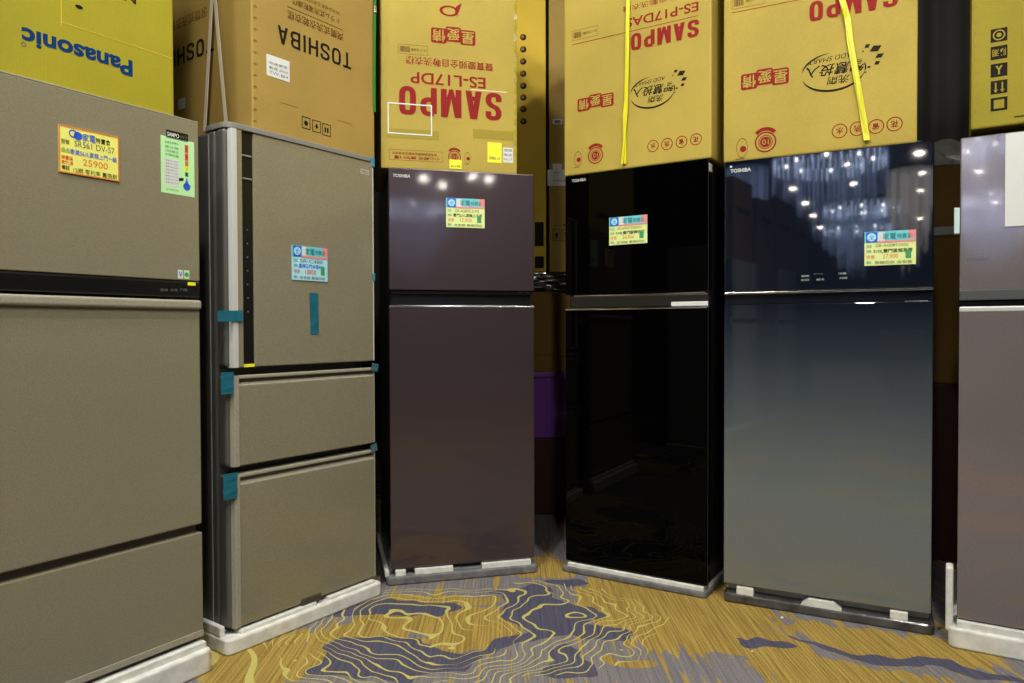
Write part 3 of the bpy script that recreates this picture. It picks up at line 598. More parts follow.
# fridge 6
Z6 = dict(top=1.666, ub=1.138, lt=1.118, bot=.09)
f, r, u, l = two_door(6, 'mauve silver two-door fridge with a blank white sheet on its upper door', Z6, 'mauve_metal', 'black_matte'); W2 = f.w/2
b = MB(); b.box(-W2, W2, f.yf-.003, f.yf+.05, 1.138, 1.172, 'mauve_edge', .003); b.build('door_lip', u)
b = MB(); b.box(-W2, W2, f.yf-.001, f.yf+.05, 1.100, 1.118, 'silver_profile', .004); b.build('handle_trim', l)
q = front(f.yf); b = MB(); (x0, z0), (x1, z1) = f.at(1005, 181), f.at(1040, 181); zt = f.at(1005, 134)[1]; zb = f.at(1005, 227)[1]; b.box(x0, x1, f.yf-.003, f.yf-.0005, zb, zt, 'paper_white', .001)
tag(b.build('notice_sheet', u), 'blank white sheet taped to the door')
b = MB(); (x0, z0), (x1, z1) = f.at(964, 260), f.at(988, 260.5); b.text(q, 'TOSHIBA', x0+.005, x1, z0, .010, 'mauve_edge'); b.build('brand_badge', u)
b = MB(); b.box(-W2-.016, -W2-.0, f.yf-.01, f.yf+.03, f.at(959, 234)[1], f.at(959, 208)[1], 'pale_blue_foam', .002); tag(b.build('corner_guard', r), 'pale blue foam corner guard')

# ------------------------------------------------------------------ polystyrene bases under the fridges
def foam_base(k, label, h, hin, out, pads, m='foam', mside=None, cuts=(), riser=None, outb=.01, outl=None):
    """tray with a low outer rim (h), raised blocks (hin) that carry the fridge"""
    f = FR[k]; W2 = f.w/2; o = empty('foam_tray', f.loc(), f.a, label, 'foam tray')
    outl = out if outl is None else outl
    b = MB(); b.box(-W2-outl, W2+outb, f.yf-out, f.d/2+.01, 0, h, mside or m, .008, 3, vert_bev=.022); b.build('rim', o)
    b = MB()
    for a, c in pads: b.box(-W2+a*f.w, -W2+c*f.w, f.yf-out*.45, f.yf+.05, h-.004, hin, m, .003)
    b.box(-W2+.005, W2-.005, f.yf+.05, f.d/2-.02, h-.004, hin, m, .003); 
    b.build('supports', o)
    return f, o
foam_base(1, 'white polystyrene base under the wide taupe fridge with energy label', .072, .092, .035, [(0, 1.0)])
f, o = foam_base(2, 'white polystyrene base under the silver-pillared taupe fridge', .052, .064, .026, [(.05, .53), (.62, .97)])
b = MB(); W2 = f.w/2; b.box(-W2-.024, -W2-.005, f.yf+.02, f.d/2, .05, .085, 'foam', .005); b.build('side_rim', o)
f, o = foam_base(3, 'polystyrene base with shade painted on its edge under the small purple-brown fridge', .036, .058, .02, [(.03, .1), (.16, .42), (.62, .97)], mside='foam_shaded')
b = MB(); W2 = f.w/2; b.box(-W2-.024, -W2-.006, f.yf, f.d/2, .03, .055, 'foam', .004); b.box(-W2+.42*f.w, -W2+.62*f.w, f.yf-.004, f.yf+.05, .03, .044, 'foam_shaded', .003); b.build('side_rim', o)
f, o = foam_base(4, 'thin polystyrene base with shade painted on its edge under the black glass fridge', .026, .042, .016, [(.02, .98)], mside='foam_shaded', outb=.002)
f, o = foam_base(5, 'polystyrene base wrapped in dark film under the navy to grey fridge', .036, .064, .012, [(.07, .16), (.82, .90)], mside='film_dark', outb=.012, outl=.001)
W2 = f.w/2; b = MB(); b.prism([(-W2+.40*f.w, .034), (-W2+.60*f.w, .034), (-W2+.56*f.w, .060), (-W2+.44*f.w, .060)], 'y', f.yf-.010, f.yf+.03, 'foam'); b.build('centre_tab', o)
f, o = foam_base(6, 'white polystyrene base under the mauve fridge', .066, .089, .024, [(0, 1.0)])
b = MB(); W2 = f.w/2; b.box(-W2-.032, -W2-.010, f.yf-.01, f.yf+.05, .05, .26, 'foam', .006); b.build('corner_riser', o)
# loose foam crumbs on the carpet
for px, py, s in ((782, 619, .006), (752, 652, .003)):
    d = ray(px, py); t = -CAM_H/d.z; P = Vector((0, 0, CAM_H))+d*t
    bm = bmesh.new(); bmesh.ops.create_icosphere(bm, subdivisions=2, radius=s)
    for v in bm.verts: v.co *= 1+.15*random.uniform(-1, 1); v.co.z *= .8
    b = MB(); b.add(bm, 'foam'); o = b.build('foam_crumb', None, (P.x, P.y, s*.8)); tag(o, ('larger' if s > .004 else 'tiny') + ' white foam crumb lying on the carpet before the navy fridge', 'foam crumb')

# ------------------------------------------------------------------ cartons
HB = 1.08
class Carton:
    def __init__(s, k, label, pxl, pxr, pyref, m, set_=.03, depth=.58, z0=None, h=HB, group=None):
        f = s.f = FR[k]; s.y0 = f.yf+set_; s.xl = f.at(*((pxl, pyref)), s.y0)[0] if isinstance(pxl, (int, float)) and abs(pxl) > 3 else pxl[0]; s.xr = f.at(pxr, pyref, s.y0)[0] if not isinstance(pxr, tuple) else pxr[0]
        s.z0 = z0; s.xc = (s.xl+s.xr)/2; s.y1 = s.y0+depth
        s.root = empty('carton', tuple(f.o+f.u*s.xc+f.v*(s.y0+s.y1)/2+Vector((0, 0, z0))), f.a, label, 'carton', group)
        s.hw = (s.xr-s.xl)/2; s.hd = depth/2; s.h = h; s.m = m
        b = MB(); b.box(-s.hw, s.hw, -s.hd, s.hd, 0, h, m, .006, 2); 
        s.q = front(-s.hd); s.p = b
    def at(s, px, py): x, z = s.f.at(px, py, s.y0); return x-s.xc, z-s.z0
    def span(s, p0, p1): a = s.at(*p0); c = s.at(*p1); return a[0], c[0], (a[1]+c[1])/2
    def hpx(s, p, n): return s.at(p[0], p[1]-n/2)[1]-s.at(p[0], p[1]+n/2)[1]
    def text(s, t, p0, p1, hpx, m, **kw):
        a, c, z = s.span(p0, p1); mid = ((p0[0]+p1[0])/2, (p0[1]+p1[1])/2); s.p.text(s.q, t, a, c, z, s.hpx(mid, hpx), m, **dict(dict(flip=True), **kw))
    def block(s, t, p0, p1, hpx, m, **kw): a, c, z = s.span(p0, p1); mid = ((p0[0]+p1[0])/2, (p0[1]+p1[1])/2); s.p.block_text(s.q, t, a, c, z, s.hpx(mid, hpx), m, **kw)
    def rule(s, p0, p1, t, m): a, c, z = s.span(p0, p1); s.p.quad(s.q, a, c, z-t/2, z+t/2, m)
    def rect(s, p0, p1, hpx, m, t=None, lift=.0006):
        a, c, z = s.span(p0, p1); h = s.hpx(((p0[0]+p1[0])/2, (p0[1]+p1[1])/2), hpx)
        if t: s.p.frame(s.q, a, c, z-h/2, z+h/2, t, m, lift)
        else: s.p.quad(s.q, a, c, z-h/2, z+h/2, m, lift)
        return a, c, z-h/2, z+h/2
    def barcode(s, p0, p1, hpx, m='ink_brown'):
        a, c, z0, z1 = s.rect(p0, p1, hpx, m, .0012); rnd = random.Random(3); w_ = (c-a); x = a+w_*.06; h = z1-z0
        while x < a+w_*.36: t = rnd.choice((.0012, .002, .003)); s.p.quad(s.q, x, x+t, z0+h*.2, z1-h*.2, m); x += t+rnd.choice((.0012, .002))
        s.p.text(s.q, 'ES-17 全自動', a+w_*.42, c-w_*.05, (z0+z1)/2, h*.3, m, flip=True)
    def badge(s, p0, p1, hpx):
        """three joined red lozenges with pale characters, upside down"""
        a, c, z = s.span(p0, p1); h = s.hpx(((p0[0]+p1[0])/2, (p0[1]+p1[1])/2), hpx); n = c-a
        for j, (g, dz) in enumerate((('情', -.06), ('愛', .10), ('星', -.03))):
            x0 = a+n*j/3; x1 = a+n*(j+1)/3+n*.02; zz = z+dz*h; e = h*.09
            s.p.poly(s.q, [(x0+e, zz-h/2), (x1-e, zz-h/2), (x1, zz-h/2+e), (x1, zz+h/2-e), (x1-e, zz+h/2), (x0+e, zz+h/2), (x0, zz+h/2-e), (x0, zz-h/2+e)], 'ink_red', .0006+.0001*j)
            s.p.text(s.q, g, x0+n*.03, x1-n*.03, zz, h*.78, s.m, flip=True, bold=.012, lift=.0011)
    def emblem(s, p, rpx, m='ink_red'):
        x, z = s.at(*p); r = s.hpx(p, rpx*2)/2
        s.p.ring(s.q, x, z, r*.92, r*.14, m); s.p.ring(s.q, x, z, r*.62, r*.08, m); s.p.disc(s.q, x, z, r*.5, m); s.p.ring(s.q, x, z+r*.15, r*1.1, r*.34, m, 40, 140)
        s.p.text(s.q, '10', x-r*.3, x+r*.3, z, r*.5, s.m, flip=True, lift=.0011)
    def icon(s, p, rpx, kind, m='ink_red'):
        x, z = s.at(*p); r = s.hpx(p, rpx*2)/2; s.p.ring(s.q, x, z, r, r*.14, m); s.p.text(s.q, kind, x-r*.5, x+r*.5, z, r*1.0, m, flip=True, bold=.02)
    def bottle(s, p, hpx):
        x, z = s.at(*p); h = s.hpx(p, hpx); s.p.disc(s.q, x+h*.05, z-h*.05, h*.14, 'ink_red')
        s.p.poly(s.q, [(x-h*.28, z-h*.5), (x+h*.1, z-h*.5), (x+h*.12, z-h*.47), (x-h*.28, z-h*.47)], 'ink_brown'); s.p.ring(s.q, x, z, h*.24, h*.02, 'ink_brown', sy=1.8)
    def smart(s, c, sx, sz):
        """oval slogan mark: c = its centre in the photo, sx/sz = half width and height in px"""
        X = lambda dx, dy: s.at(c[0]+dx*sx, c[1]+dy*sz-dx*sx*.16)
        x, z = s.at(*c); r = abs(s.at(c[0]+sx, c[1])[0]-x); sy = s.hpx(c, sz*2)/2/r
        s.p.ring(s.q, x, z, r, r*.12, 'ink_black', 195, 345, sy=sy, taper=True); s.p.ring(s.q, x, z, r, r*.08, 'ink_black', 95, 172, sy=sy, taper=True); s.p.ring(s.q, x, z, r, r*.05, 'ink_black', 345, 375, sy=sy, taper=True)
        s.p.text(s.q, '智慧投入', x-r*.86, x+r*.98, z+r*sy*.12, r*sy*.62, 'ink_black', flip=True, bold=.013, shear=.25)
        s.p.text(s.q, '洗劑', x-r*.2, x+r*.52, z-r*sy*.48, r*sy*.44, 'ink_black', flip=True, bold=.008, shear=.2)
        s.p.text(s.q, 'ADD SMART', x-r*.80, x+r*.60, z+r*sy*.70, r*sy*.24, 'ink_black', flip=True, shear=.25, tilt=.05)
        for dx, dz, w_, h_ in ((1.3, .85, .18, .2), (1.05, 1.05, .09, .12), (1.42, .45, .13, .14), (1.35, .1, .09, .12), (1.1, -.05, .06, .07), (.92, .8, .035, .05), (1.0, -.3, .04, .05)):
            cx, cz = x+r*dx, z+r*sy*dz; a, h = r*w_, r*sy*h_; s.p.poly(s.q, [(cx-a, cz-h*.6), (cx+a*.4, cz-h*.8), (cx+a, cz+h*.6), (cx-a*.4, cz+h*.8)], 'ink_black')
    def sticker(s, p0, p1, hpx, m, lines=(), name='sticker', mt='ink_grey', th=.0012):
        a, c, z = s.span(p0, p1); h = s.hpx(((p0[0]+p1[0])/2, (p0[1]+p1[1])/2), hpx); b = MB(); y = -s.hd-th
        b.box(a, c, y, -s.hd+.0002, z-h/2, z+h/2, m); n = max(1, len(lines))
        for j, t in enumerate(lines): b.text(front(y), t, a+(c-a)*.1, c-(c-a)*.1, z+h/2-h*(j+.6)/n*.9, h/n*.5, mt)
        return b.build(name, s.root)
    def done(s):
        b = s.p
        s.p = None; return b.build('box_body', s.root)
    def strap(s, pts, wd, m, label, lift=.012, name='strap'):
        b = MB(); P = []
        for px, py in pts: x, z = s.at(px, py); P.append((x, -s.hd-lift*(.35+.65*abs(math.sin(len(P)*1.3))), z))
        b.ribbon(P, (wd, 0, 0), .0012, m); return tag(b.build(name, s.root), label)

# carton on fridge 1
c = Carton(1, 'bright yellow carton with upside-down blue lettering above the wide taupe fridge', (-.50, 0), 174, 60, 'kraft_panasonic', z0=1.686, depth=.6)
c.text('Panasonic', (21.5, 36.5), (132.5, 68), 17.5, 'ink_blue', bold=.035); x, z = c.at(22, 42.5); c.p.ring(c.q, x+.004, z-.004, .005, .0015, 'ink_blue')
c.text('N', (124, -3.5), (136, -.5), 9, 'ink_black', bold=.01)
x, z = c.at(79, 7); c.p.disc(c.q, x, z, .010, 'ink_black', sy=.55)
c.rule((60, 22), (172, 58), .0015, 'kraft_orange'); a = c.at(61, 0); d_ = c.at(61, 25); c.p.quad(c.q, a[0]-.001, a[0]+.001, d_[1], d_[1]+.2, 'kraft_orange'); c.done()
# carton on fridge 2
c = Carton(2, 'tan carton with upside-down black lettering above the silver-pillared fridge', 252, 374.5, 80, 'kraft_tan', z0=1.723, set_=.035, depth=.56)
c.block('TOSHIBA', (277.5, 35), (351, 60.5), 16.5, 'ink_black', weight=.24, weight_h=.2, gap=.26)
c.text('滾筒式洗衣乾衣機', (287, 13.5), (343.5, 38), 8.5, 'ink_brown', bold=.01); c.rule((287, 5.5), (343, 31), .002, 'ink_black')
c.text('ドラム式洗濯乾燥機', (292, 1), (339, 21), 6.5, 'ink_brown', bold=.008); c.text('WASHER DRYER', (305, -1), (340, 13), 3.5, 'ink_brown')
for j, (px, py) in enumerate(((306, 123), (316.5, 126.5), (326.5, 130))):
    c.rect((px-4.3, py-1.3), (px+4.3, py+1.3), 12, 'ink_black', .003); c.text('●⬆‖'[j], (px-2, py), (px+2, py+.4), 5, 'ink_black', bold=.01)
c.rule((280, 102.5), (298, 107.5), .002, 'kraft_brown'); c.rule((337, 119.5), (352, 124.5), .002, 'kraft_brown')
for j in range(11): x, z = c.at(253.5, 6+j*11.5); c.p.poly(c.q, [(x-.004, z), (x+.006, z+.006), (x+.016, z+.002), (x+.006, z-.004)], 'kraft_brown')
c.sticker((266.5, 65), (289.5, 71.5), 21, 'paper_white', ('', '台灣東芝', '製造 2023', 'TW-BH'), 'shipping_label')
# its left face: the same name, upside down, and a small label
ql = leftside(-c.hw)
def lface(px, py): y, z = c.f.side(px, py, c.xl); return -(y-(c.y0+c.y1)/2), z-c.z0
qs = lambda u, z, l: (-c.hw-l, -u, z)      # u grows towards the front edge
ua, za = lface(214, 42); W7 = .40
c.p.block_text(qs, 'TOSHIBA', ua-W7, ua, za, .062, 'ink_black', weight=.24, weight_h=.2, gap=.26); c.p.text(qs, '滾筒式洗衣乾衣機', ua-W7*.95, ua-.04, za+.12, .04, 'ink_brown', flip=True)
u2, z2 = lface(181, 104); c.p.quad(qs, u2-.02, u2+.03, z2-.02, z2+.02, 'paper_white'); c.done()
b = MB(); P = lambda px, py, d: (c.at(px, py)[0], -c.hd-d, c.at(px, py)[1])
b.ribbon([P(373, -30, .01), P(373.3, 0, .010), P(372.5, 40, .012), P(373, 80, .008), P(373.5, 112, .006)], (.012, 0, 0), .0015, 'strap_green'); b.box(P(373, 10, 0)[0]-.006, P(373, 10, 0)[0]+.006, -c.hd-.016, -c.hd-.008, P(373, 10, 0)[2]-.015, P(373, 10, 0)[2]+.012, 'strap_buckle', .002)
tag(b.build('strap', c.root), 'green packing strap')
# cream straps hang from the carton top down to the fridge top
f = FR[2]; b = MB(); xs = -c.hw-.012
def lf(px, py, off=.0): y, z = f.side(px, py, c.xl-.03); return (-c.hw-.03-off, y-(c.y0+c.y1)/2, z-c.z0)
b.ribbon([lf(214, -40), lf(211.7, 0), lf(208, 66), lf(204.5, 131)], (0, .018, 0), .0012, 'strap_cream'); b.ribbon([lf(213, -40), lf(215, 0), lf(220.5, 62), lf(226, 123)], (0, .018, 0), .0012, 'strap_cream'); tag(b.build('strap', c.root), 'loose cream packing strap')
# carton on fridge 3
c = Carton(3, 'yellow carton with tall upside-down red lettering above the small purple-brown fridge', 380.5, 517, 80, 'kraft_yellow', z0=1.711, set_=.03, depth=.54)
c.block('SAMPO', (399, 101), (501.5, 106), 28, 'ink_red', weight=.36, weight_h=.26, gap=.24); c.text('ES-L17DP', (410.5, 78.5), (485.5, 82), 11.5, 'ink_red', bold=.016)
c.text('聲寶變頻全自動洗衣機', (405.5, 61), (493, 66.5), 8.5, 'ink_red', bold=.006); c.barcode((398, 48.5), (428, 51), 9.5); c.badge((431, 34.5), (474.5, 37.5), 15)
x, z = c.at(449, 11); c.p.ring(c.q, x, z, .034, .013, 'ink_red', 20, 395, sy=.55); a = c.at(452, 13); d_ = c.at(461, 3); c.p.poly(c.q, [(a[0]+.012, a[1]+.002), (a[0]+.028, a[1]+.004), (d_[0]+.004, d_[1]), (d_[0]-.022, d_[1]-.018)], 'ink_red', .0008)
x, z = c.at(457, 15); c.p.quad(c.q, x-.009, x+.009, z-.001, z+.001, 'ink_red'); c.p.quad(c.q, x-.001, x+.001, z-.009, z+.009, 'ink_red')
c.rect((387.5, 118.5), (432, 120), 31, 'paper_white', .005, .0016)
c.rect((389, 154.5), (443, 157), 10.5, 'ink_red', .0012); c.text('使用前請詳閱說明書並妥善保存', (392, 152.8), (437, 155), 2.8, 'ink_red'); c.text('小心輕放 請勿倒置', (394, 157.2), (440, 159), 3.2, 'ink_red', bold=.01)
c.emblem((454.5, 157), 6.5); c.bottle((467.5, 158), 13)
c.rect((387, 133), (439, 135), 9, 'tape_olive', None, .0009); c.rect((473, 134), (514, 136), 9, 'tape_olive', None, .0009)
c.rule((471, 92), (507, 90), .003, 'tape_clear_line'); 
for j in range(16):
    x, z = c.at(514.5, -4+j*10.5); c.p.poly(c.q, [(x-.006, z-.012), (x+.008, z-.014), (x+.012, z), (x+.007, z+.012), (x-.004, z+.008), (x+.001, z)], 'kraft_panasonic' if j % 2 else 'tape_olive', .001)
c.done()
c.sticker((487.5, 152.5), (501.5, 153), 20, 'tag_sale', ('', '', '特價品 6/8'), 'sale_sticker'); c.sticker((503, 155), (513, 155.5), 15, 'paper_white', ('聲寶', '製造', 'No.17'), 'shipping_label'); c.sticker((449.5, 164), (461.5, 164.5), 9, 'tag_sale', ('', '6/8'), 'sale_sticker')
# carton on fridge 4
c = Carton(4, 'yellow carton tied with a straight yellow strap above the black glass fridge', 564, 711.5, 80, 'kraft_yellow', z0=1.705, set_=.005, depth=.40)
c.block('SAMPO', (631, 42.5), (699, 27.5), 17, 'ink_red', weight=.36, weight_h=.26, gap=.24); c.text('ES-P17DAS', (626, 24), (698.5, 5.5), 9.5, 'ink_red', bold=.016); c.text('聲寶變頻全自動洗衣機', (623, 9), (715, -12), 6, 'ink_red')
c.rule((572, 46.5), (698, 14), .0025, 'ink_red'); c.barcode((572, 36.5), (598, 30), 10); c.badge((577.5, 105), (613, 98.5), 13); c.smart((652, 92), 22.5, 15.5)
for (x, y), k in zip(((653, 146), (667, 144), (681.5, 141.8), (696, 139.3)), '水洗省花'): c.icon((x, y), 5.6, k)
c.emblem((595.5, 155.5), 8.5); c.bottle((578, 159), 17)
c.done(); c.strap([(629, -20), (628.5, 20), (627.5, 60), (627, 100), (625.5, 115), (625.5, 164)], .0135, 'strap_yellow', 'straight yellow packing strap'); c.strap([(630, -20), (629.5, 60), (628, 110), (626, 135), (623.5, 165)], .008, 'strap_yellow', 'yellow packing strap', .018)
# carton on fridge 5
c = Carton(5, 'yellow carton tied with a slanting yellow strap above the navy to grey fridge', 723.5, 917.5, 80, 'kraft_yellow', z0=1.686, set_=.02, depth=.58)
c.block('SAMPO', (809.5, 12.5), (898, -5), 20, 'ink_red', weight=.36, weight_h=.26, gap=.24); c.text('ES-P17DAS', (790, -12), (898, -34), 12, 'ink_red'); c.rule((732, 15), (898, -22), .0025, 'ink_red'); c.barcode((732, 4), (765, -3), 12)
c.badge((741, 82), (788, 74.5), 16); c.smart((833, 71.5), 32.5, 19)
for (x, y), k in zip(((839.5, 131), (857.5, 128.8), (876, 126.5), (894.5, 124)), '水洗省花'): c.icon((x, y), 6.8, k)
c.emblem((765.5, 142), 10.5); c.bottle((742, 148), 22); c.done()
c.strap([(838, -20), (842, 0), (847.5, 18), (850, 40), (856, 75), (862, 110), (867, 141)], .020, 'strap_yellow', 'slanting yellow packing strap'); c.strap([(842, -10), (844, 10), (846, 20), (853, 50), (859, 95), (868, 141)], .009, 'strap_yellow', 'yellow packing strap', .02)
# carton on fridge 6
c = Carton(6, 'yellow carton with a column of black handling pictograms above the mauve fridge', 971, (.33, 0), 80, 'kraft_olive', z0=1.70, set_=.05, depth=.56)
for j, y in enumerate((35, 52.5, 70, 87, 104)):
    x, z = c.at(999, y); a = .0225; c.p.quad(c.q, x-a, x+a, z-a*.95, z+a*.95, 'ink_black')
    if j == 0: c.p.ring(c.q, x, z, .015, .004, c.m, lift=.0011); c.p.disc(c.q, x, z, .007, c.m, lift=.0011)
    elif j == 1: c.p.text(c.q, '防潮', x-.018, x+.018, z, .024, c.m, flip=True, bold=.01, lift=.0011)
    elif j == 2: c.p.text(c.q, 'Y', x-.010, x+.010, z, .028, c.m, flip=False, bold=.05, lift=.0011)
    elif j == 3:
        for sx in (-.009, .009): c.p.quad(c.q, x+sx-.002, x+sx+.002, z-.012, z+.015, c.m, .0011); c.p.poly(c.q, [(x+sx-.006, z-.008), (x+sx, z-.018), (x+sx+.006, z-.008)], c.m, .0011)
    else: c.p.quad(c.q, x-.014, x+.014, z-.014, z+.014, c.m, .0011)
c.rule((1014, 117), (1030, 115), .004, 'ink_black')
for j in range(9): x, z = c.at(974.5, 8+j*13); c.p.poly(c.q, [(x-.003, z), (x+.004, z+.004), (x+.010, z), (x+.004, z-.004)], 'kraft_dull')
c.done()

# ------------------------------------------------------------------ goods stacked behind the row
def plain_box(name, cx, cy, yaw, wd, dp, z0, h, m, label, cat, extra=None, bev=.006, group=None):
    o = empty(name, (cx, cy, z0), math.radians(yaw), label, cat, group); b = MB(); b.box(-wd/2, wd/2, -dp/2, dp/2, 0, h, m, bev)
    if extra: extra(o, wd, dp, h, b)
    b.build('box_body', o)
    return o
YB = 4.05
def wx(px, y=YB): return (px-512)/F_PX*y
def wz(py, y=YB): return CAM_H+(328.4-py)/F_PX*y
def crate(o, wd, dp, h, bb):
    b = MB(); b.box(-wd/2-.012, wd/2+.012, -dp/2-.012, dp/2+.012, h-.03, h, 'purple_plastic', .006)
    for k in range(9): x = -wd/2+wd*(k+.5)/9; b.box(x-.008, x+.008, -dp/2-.008, -dp/2+.004, .03, h-.04, 'purple_plastic', .003)
    b.build('rim_and_ribs', o)
DP = .5; YC = YB+DP/2
plain_box('carton', .2, YC, 0, .9, DP, 0, .43, 'dark_red_carton', 'dark red carton on the floor at the foot of the rear stack', 'carton')
plain_box('storage_crate', .2, YC, 0, .86, DP-.02, .431, wz(372)-.431, 'purple_plastic', 'purple plastic crate in the rear stack between the purple and black fridges', 'crate', crate)
plain_box('carton', .2, YC, 0, .88, DP, wz(372)+.001, wz(355)-wz(372)-.002, 'kraft_brown', 'flat dark carton lying on the purple crate', 'carton')
plain_box('carton', .2, YC, 0, .92, DP, wz(355), wz(291)-wz(355), 'kraft_brown', 'brown carton under the black plastic bag, rear stack', 'carton')
# crumpled black plastic bag between the cartons
bm = bmesh.new(); bmesh.ops.create_grid(bm, x_segments=60, y_segments=24, size=.5)
zb, zt = wz(291)+.002, wz(272.5)
t = bmesh.new(); bmesh.ops.create_cube(t, size=1); bmesh.ops.subdivide_edges(t, edges=t.edges[:], cuts=14, use_grid_fill=True); bm.free()
rnd = random.Random(5)
for v in t.verts:
    x, y, z = v.co; n = math.sin(x*37+z*11)*.012+math.sin(x*71+y*9+z*23)*.007+rnd.uniform(-.004, .004)
    v.co = Vector((.2+x*.93, YC+y*(DP+.02)+(n if abs(y) > .49 else 0), zb+(z+.5)*(zt-zb-.002)))
for fc in t.faces: fc.smooth = True
b = MB(); b.add(t, 'bag_black'); tag(b.build('plastic_bag'), 'flattened shiny black plastic bag between two levels of the rear stack', 'plastic bag')
def holes(o, wd, dp, h, bb):
    b = bb; q = front(-dp/2); cx = o.location.x; z0 = o.location.z
    for y in (39, 51, 63, 75, 87, 98.5, 110, 122):
        x = wx(524)-cx; z = wz(y)-z0; b.disc(q, x, z, .018, 'ink_black', 18); b.disc(q, x-.004, z+.003, .010, 'kraft_brown', 14, .001)
    for y0, y1 in ((222, 246), (256, 268)): b.quad(q, wx(535)-cx, wx(544)-cx, wz(y1)-z0, wz(y0)-z0, 'ink_black')
xr = wx(546.5); plain_box('carton', xr-.30, YC, 0, .60, DP, wz(272), 2.0, 'kraft_orange', 'yellow-brown carton with a column of round holes behind the purple-brown fridge', 'carton', holes)
def arrows(o, wd, dp, h, bb):
    q = front(-dp/2); cx = o.location.x; z0 = o.location.z; b = bb
    b.quad(q, wx(553)-cx, wx(562.5)-cx, wz(125)-z0, wz(120)-z0, 'paper_white'); b.quad(q, wx(555)-cx, wx(561)-cx, wz(124)-z0, wz(121)-z0, 'ink_grey', .001)
    b.quad(q, wx(547.8)-cx, wx(568)-cx, wz(186)-z0, wz(170)-z0, 'paper_white'); b.quad(q, wx(553)-cx, wx(562)-cx, wz(170)-z0, wz(164)-z0, 'paper_white', .001); b.text(q, '型號 17', wx(554)-cx, wx(562)-cx, wz(173)-z0, .014, 'ink_grey', lift=.002); b.text(q, '台灣製造', wx(553)-cx, wx(566)-cx, wz(181)-z0, .012, 'ink_grey', lift=.002)
    for k in range(3): x = wx(553+k*9)-cx; b.frame(q, x, x+.042, wz(241)-z0, wz(229)-z0, .003, 'ink_black'); b.text(q, '⬆Y✚'[k] if k != 2 else '+', x+.01, x+.032, wz(235)-z0, .035, 'ink_black', bold=.02)
    b.text(q, '小心輕放', wx(553)-cx, wx(573)-cx, wz(225)-z0, .014, 'ink_black')
xl = wx(549.5); plain_box('carton', xl+.28, YC, 0, .56, DP, wz(272), 1.9, 'kraft_tan', 'tall tan carton with white stickers standing beside the one with holes', 'carton', arrows)
# stack behind the gap between the navy fridge and the mauve one
gx, gy = 1.98, 3.42; yaw = -27
def wzg(py): return CAM_H+(328.4-py)/F_PX*3.22
plain_box('carton', gx+.03, gy, yaw, .5, .42, 0, .80, 'dark_red_carton', 'dark carton at the foot of the stack between the navy and mauve fridges', 'carton')
plain_box('carton', gx+.03, gy, yaw, .5, .42, .801, wzg(238)-.801, 'kraft_brown', 'lower brown carton in the gap beside the mauve fridge', 'carton')
def gtape(o, wd, dp, h, bb):
    b = MB(); b.box(-wd/2-.001, wd/2+.001, -dp/2-.001, -dp/2+.001, .01, .045, 'film_clear'); b.build('tape', o)
plain_box('carton', gx+.03, gy, yaw, .5, .42, wzg(238)+.001, wzg(167)-wzg(238), 'kraft_brown', 'upper brown carton in the gap beside the mauve fridge', 'carton', gtape)
t = bmesh.new(); bmesh.ops.create_uvsphere(t, u_segments=40, v_segments=20, radius=1)
for v in t.verts:
    x, y, z = v.co; k = 1+.10*math.sin(9*x+4*z)+.07*math.sin(17*y+11*x); z = max(z, -.05)
    v.co = Vector((x*.20*k, y*.16*k, .145*(max(0, z)**1.4)*k+.002))
b = MB(); b.add(t, 'film_clear'); o = b.build('plastic_sheet', None, (gx-.03, gy-.02, wzg(167)+.003)); o.rotation_euler = (0, 0, math.radians(yaw)); tag(o, 'crumpled translucent plastic sheet heaped on the upper brown carton', 'plastic sheet')

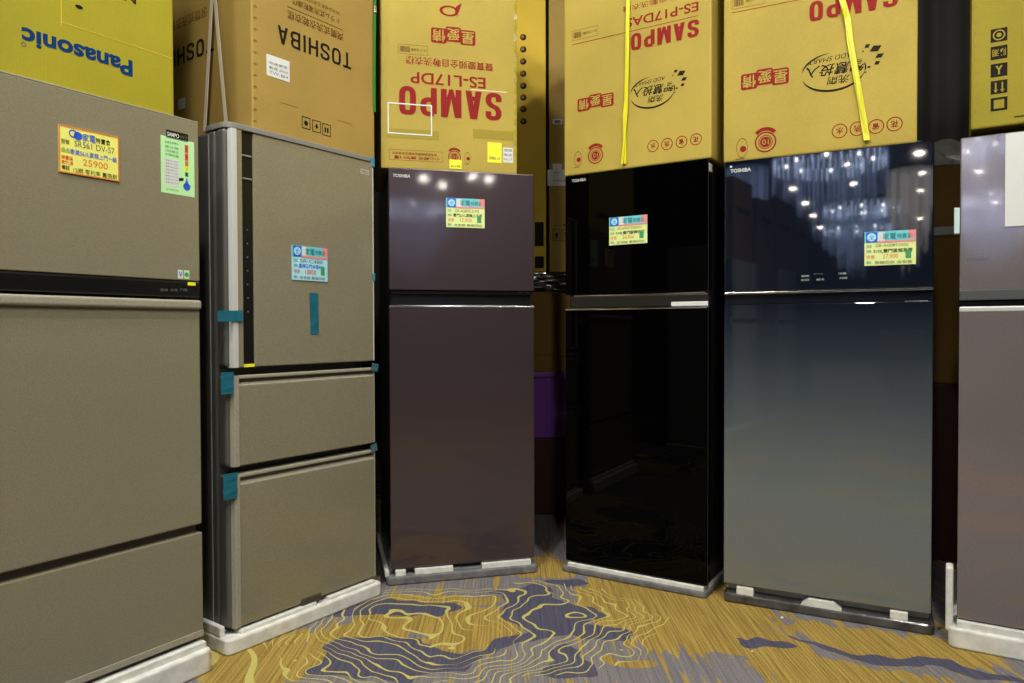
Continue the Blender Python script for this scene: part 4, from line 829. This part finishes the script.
# ------------------------------------------------------------------ the row of fridges beside the camera, which the glass doors mirror
ra = 71.4; ru = Vector((math.cos(math.radians(ra)), math.sin(math.radians(ra)), 0)); start = Vector((-1.44, .62, 0))
mat('side_white', (.50, .52, .52), .4); LB = 'fridge of the side row beside the camera, seen only mirrored in the navy glass doors'
def side_fridge(k):
    p = start - ru*(.80*(k+1)); f = Frame(p.x, p.y, ra, .66, .62); W2 = .33; col = ('side_white', 'dark_side', 'side_white', 'taupe', 'side_white', 'dark_side')[k]; h = 1.74
    r = empty('refrigerator', f.loc(), f.a, LB, 'refrigerator', 'fridges of the side row beside the camera')
    b = MB(); b.box(-W2+.004, W2-.004, f.yf+.05, f.d/2, .07, h, 'side_white' if k % 2 == 0 else 'grey_side', .006); b.build('cabinet', r)
    b = MB(); b.box(-W2, W2, f.yf, f.yf+.048, 1.15, h, col, .005); b.build('upper_door', r)
    b = MB(); b.box(-W2, W2, f.yf, f.yf+.048, .08, 1.10, col, .005); b.build('lower_door', r)
    b = MB(); b.box(-W2+.01, W2-.01, f.yf+.02, f.yf+.048, 1.10, 1.15, 'black_plastic'); b.build('handle_recess', r)
    t = empty('foam_tray', f.loc(), f.a, 'white polystyrene base of the side row beside the camera, mirrored in glass doors', 'foam tray', 'foam trays of the side row beside the camera')
    MB().box(-W2-.03, W2+.03, f.yf-.03, f.d/2+.01, 0, .055, 'foam', .008, 3, vert_bev=.02).build('rim', t)
    MB().box(-W2+.01, W2-.01, f.yf+.01, f.d/2-.02, .052, .069, 'foam', .003).build('supports', t)
    if k > 0:
        c = MB(); c.box(-.30, .30, -.27, .27, 0, .85-.1*(k % 2), 'kraft_brown', .006); c.quad(front(-.27), -.2, .2, .5, .56, 'ink_black')
        o = c.build('carton', None, (f.o.x, f.o.y, h+.001)); o.rotation_euler = (0, 0, f.a); tag(o, 'brown carton on the side row beside the camera, mirrored in glass doors', 'carton', 'cartons on the side row beside the camera')
for k in range(6): side_fridge(k)
# goods at the end of that aisle
f = Frame(-3.75, -5.75, 145, .62, .6)
plain_box('carton', -2.75, -5.9, 152, .55, .5, 0, 1.0, 'kraft_tan', 'tall tan carton far behind the camera beside a pile of two', 'carton')
plain_box('carton', -2.05, -6.2, 152, .6, .5, 0, .62, 'kraft_orange', 'lower carton of a pile of two far behind the camera', 'carton')
plain_box('carton', -2.07, -6.2, 148, .55, .46, .621, .5, 'kraft_brown', 'upper carton of a pile of two far behind the camera', 'carton')
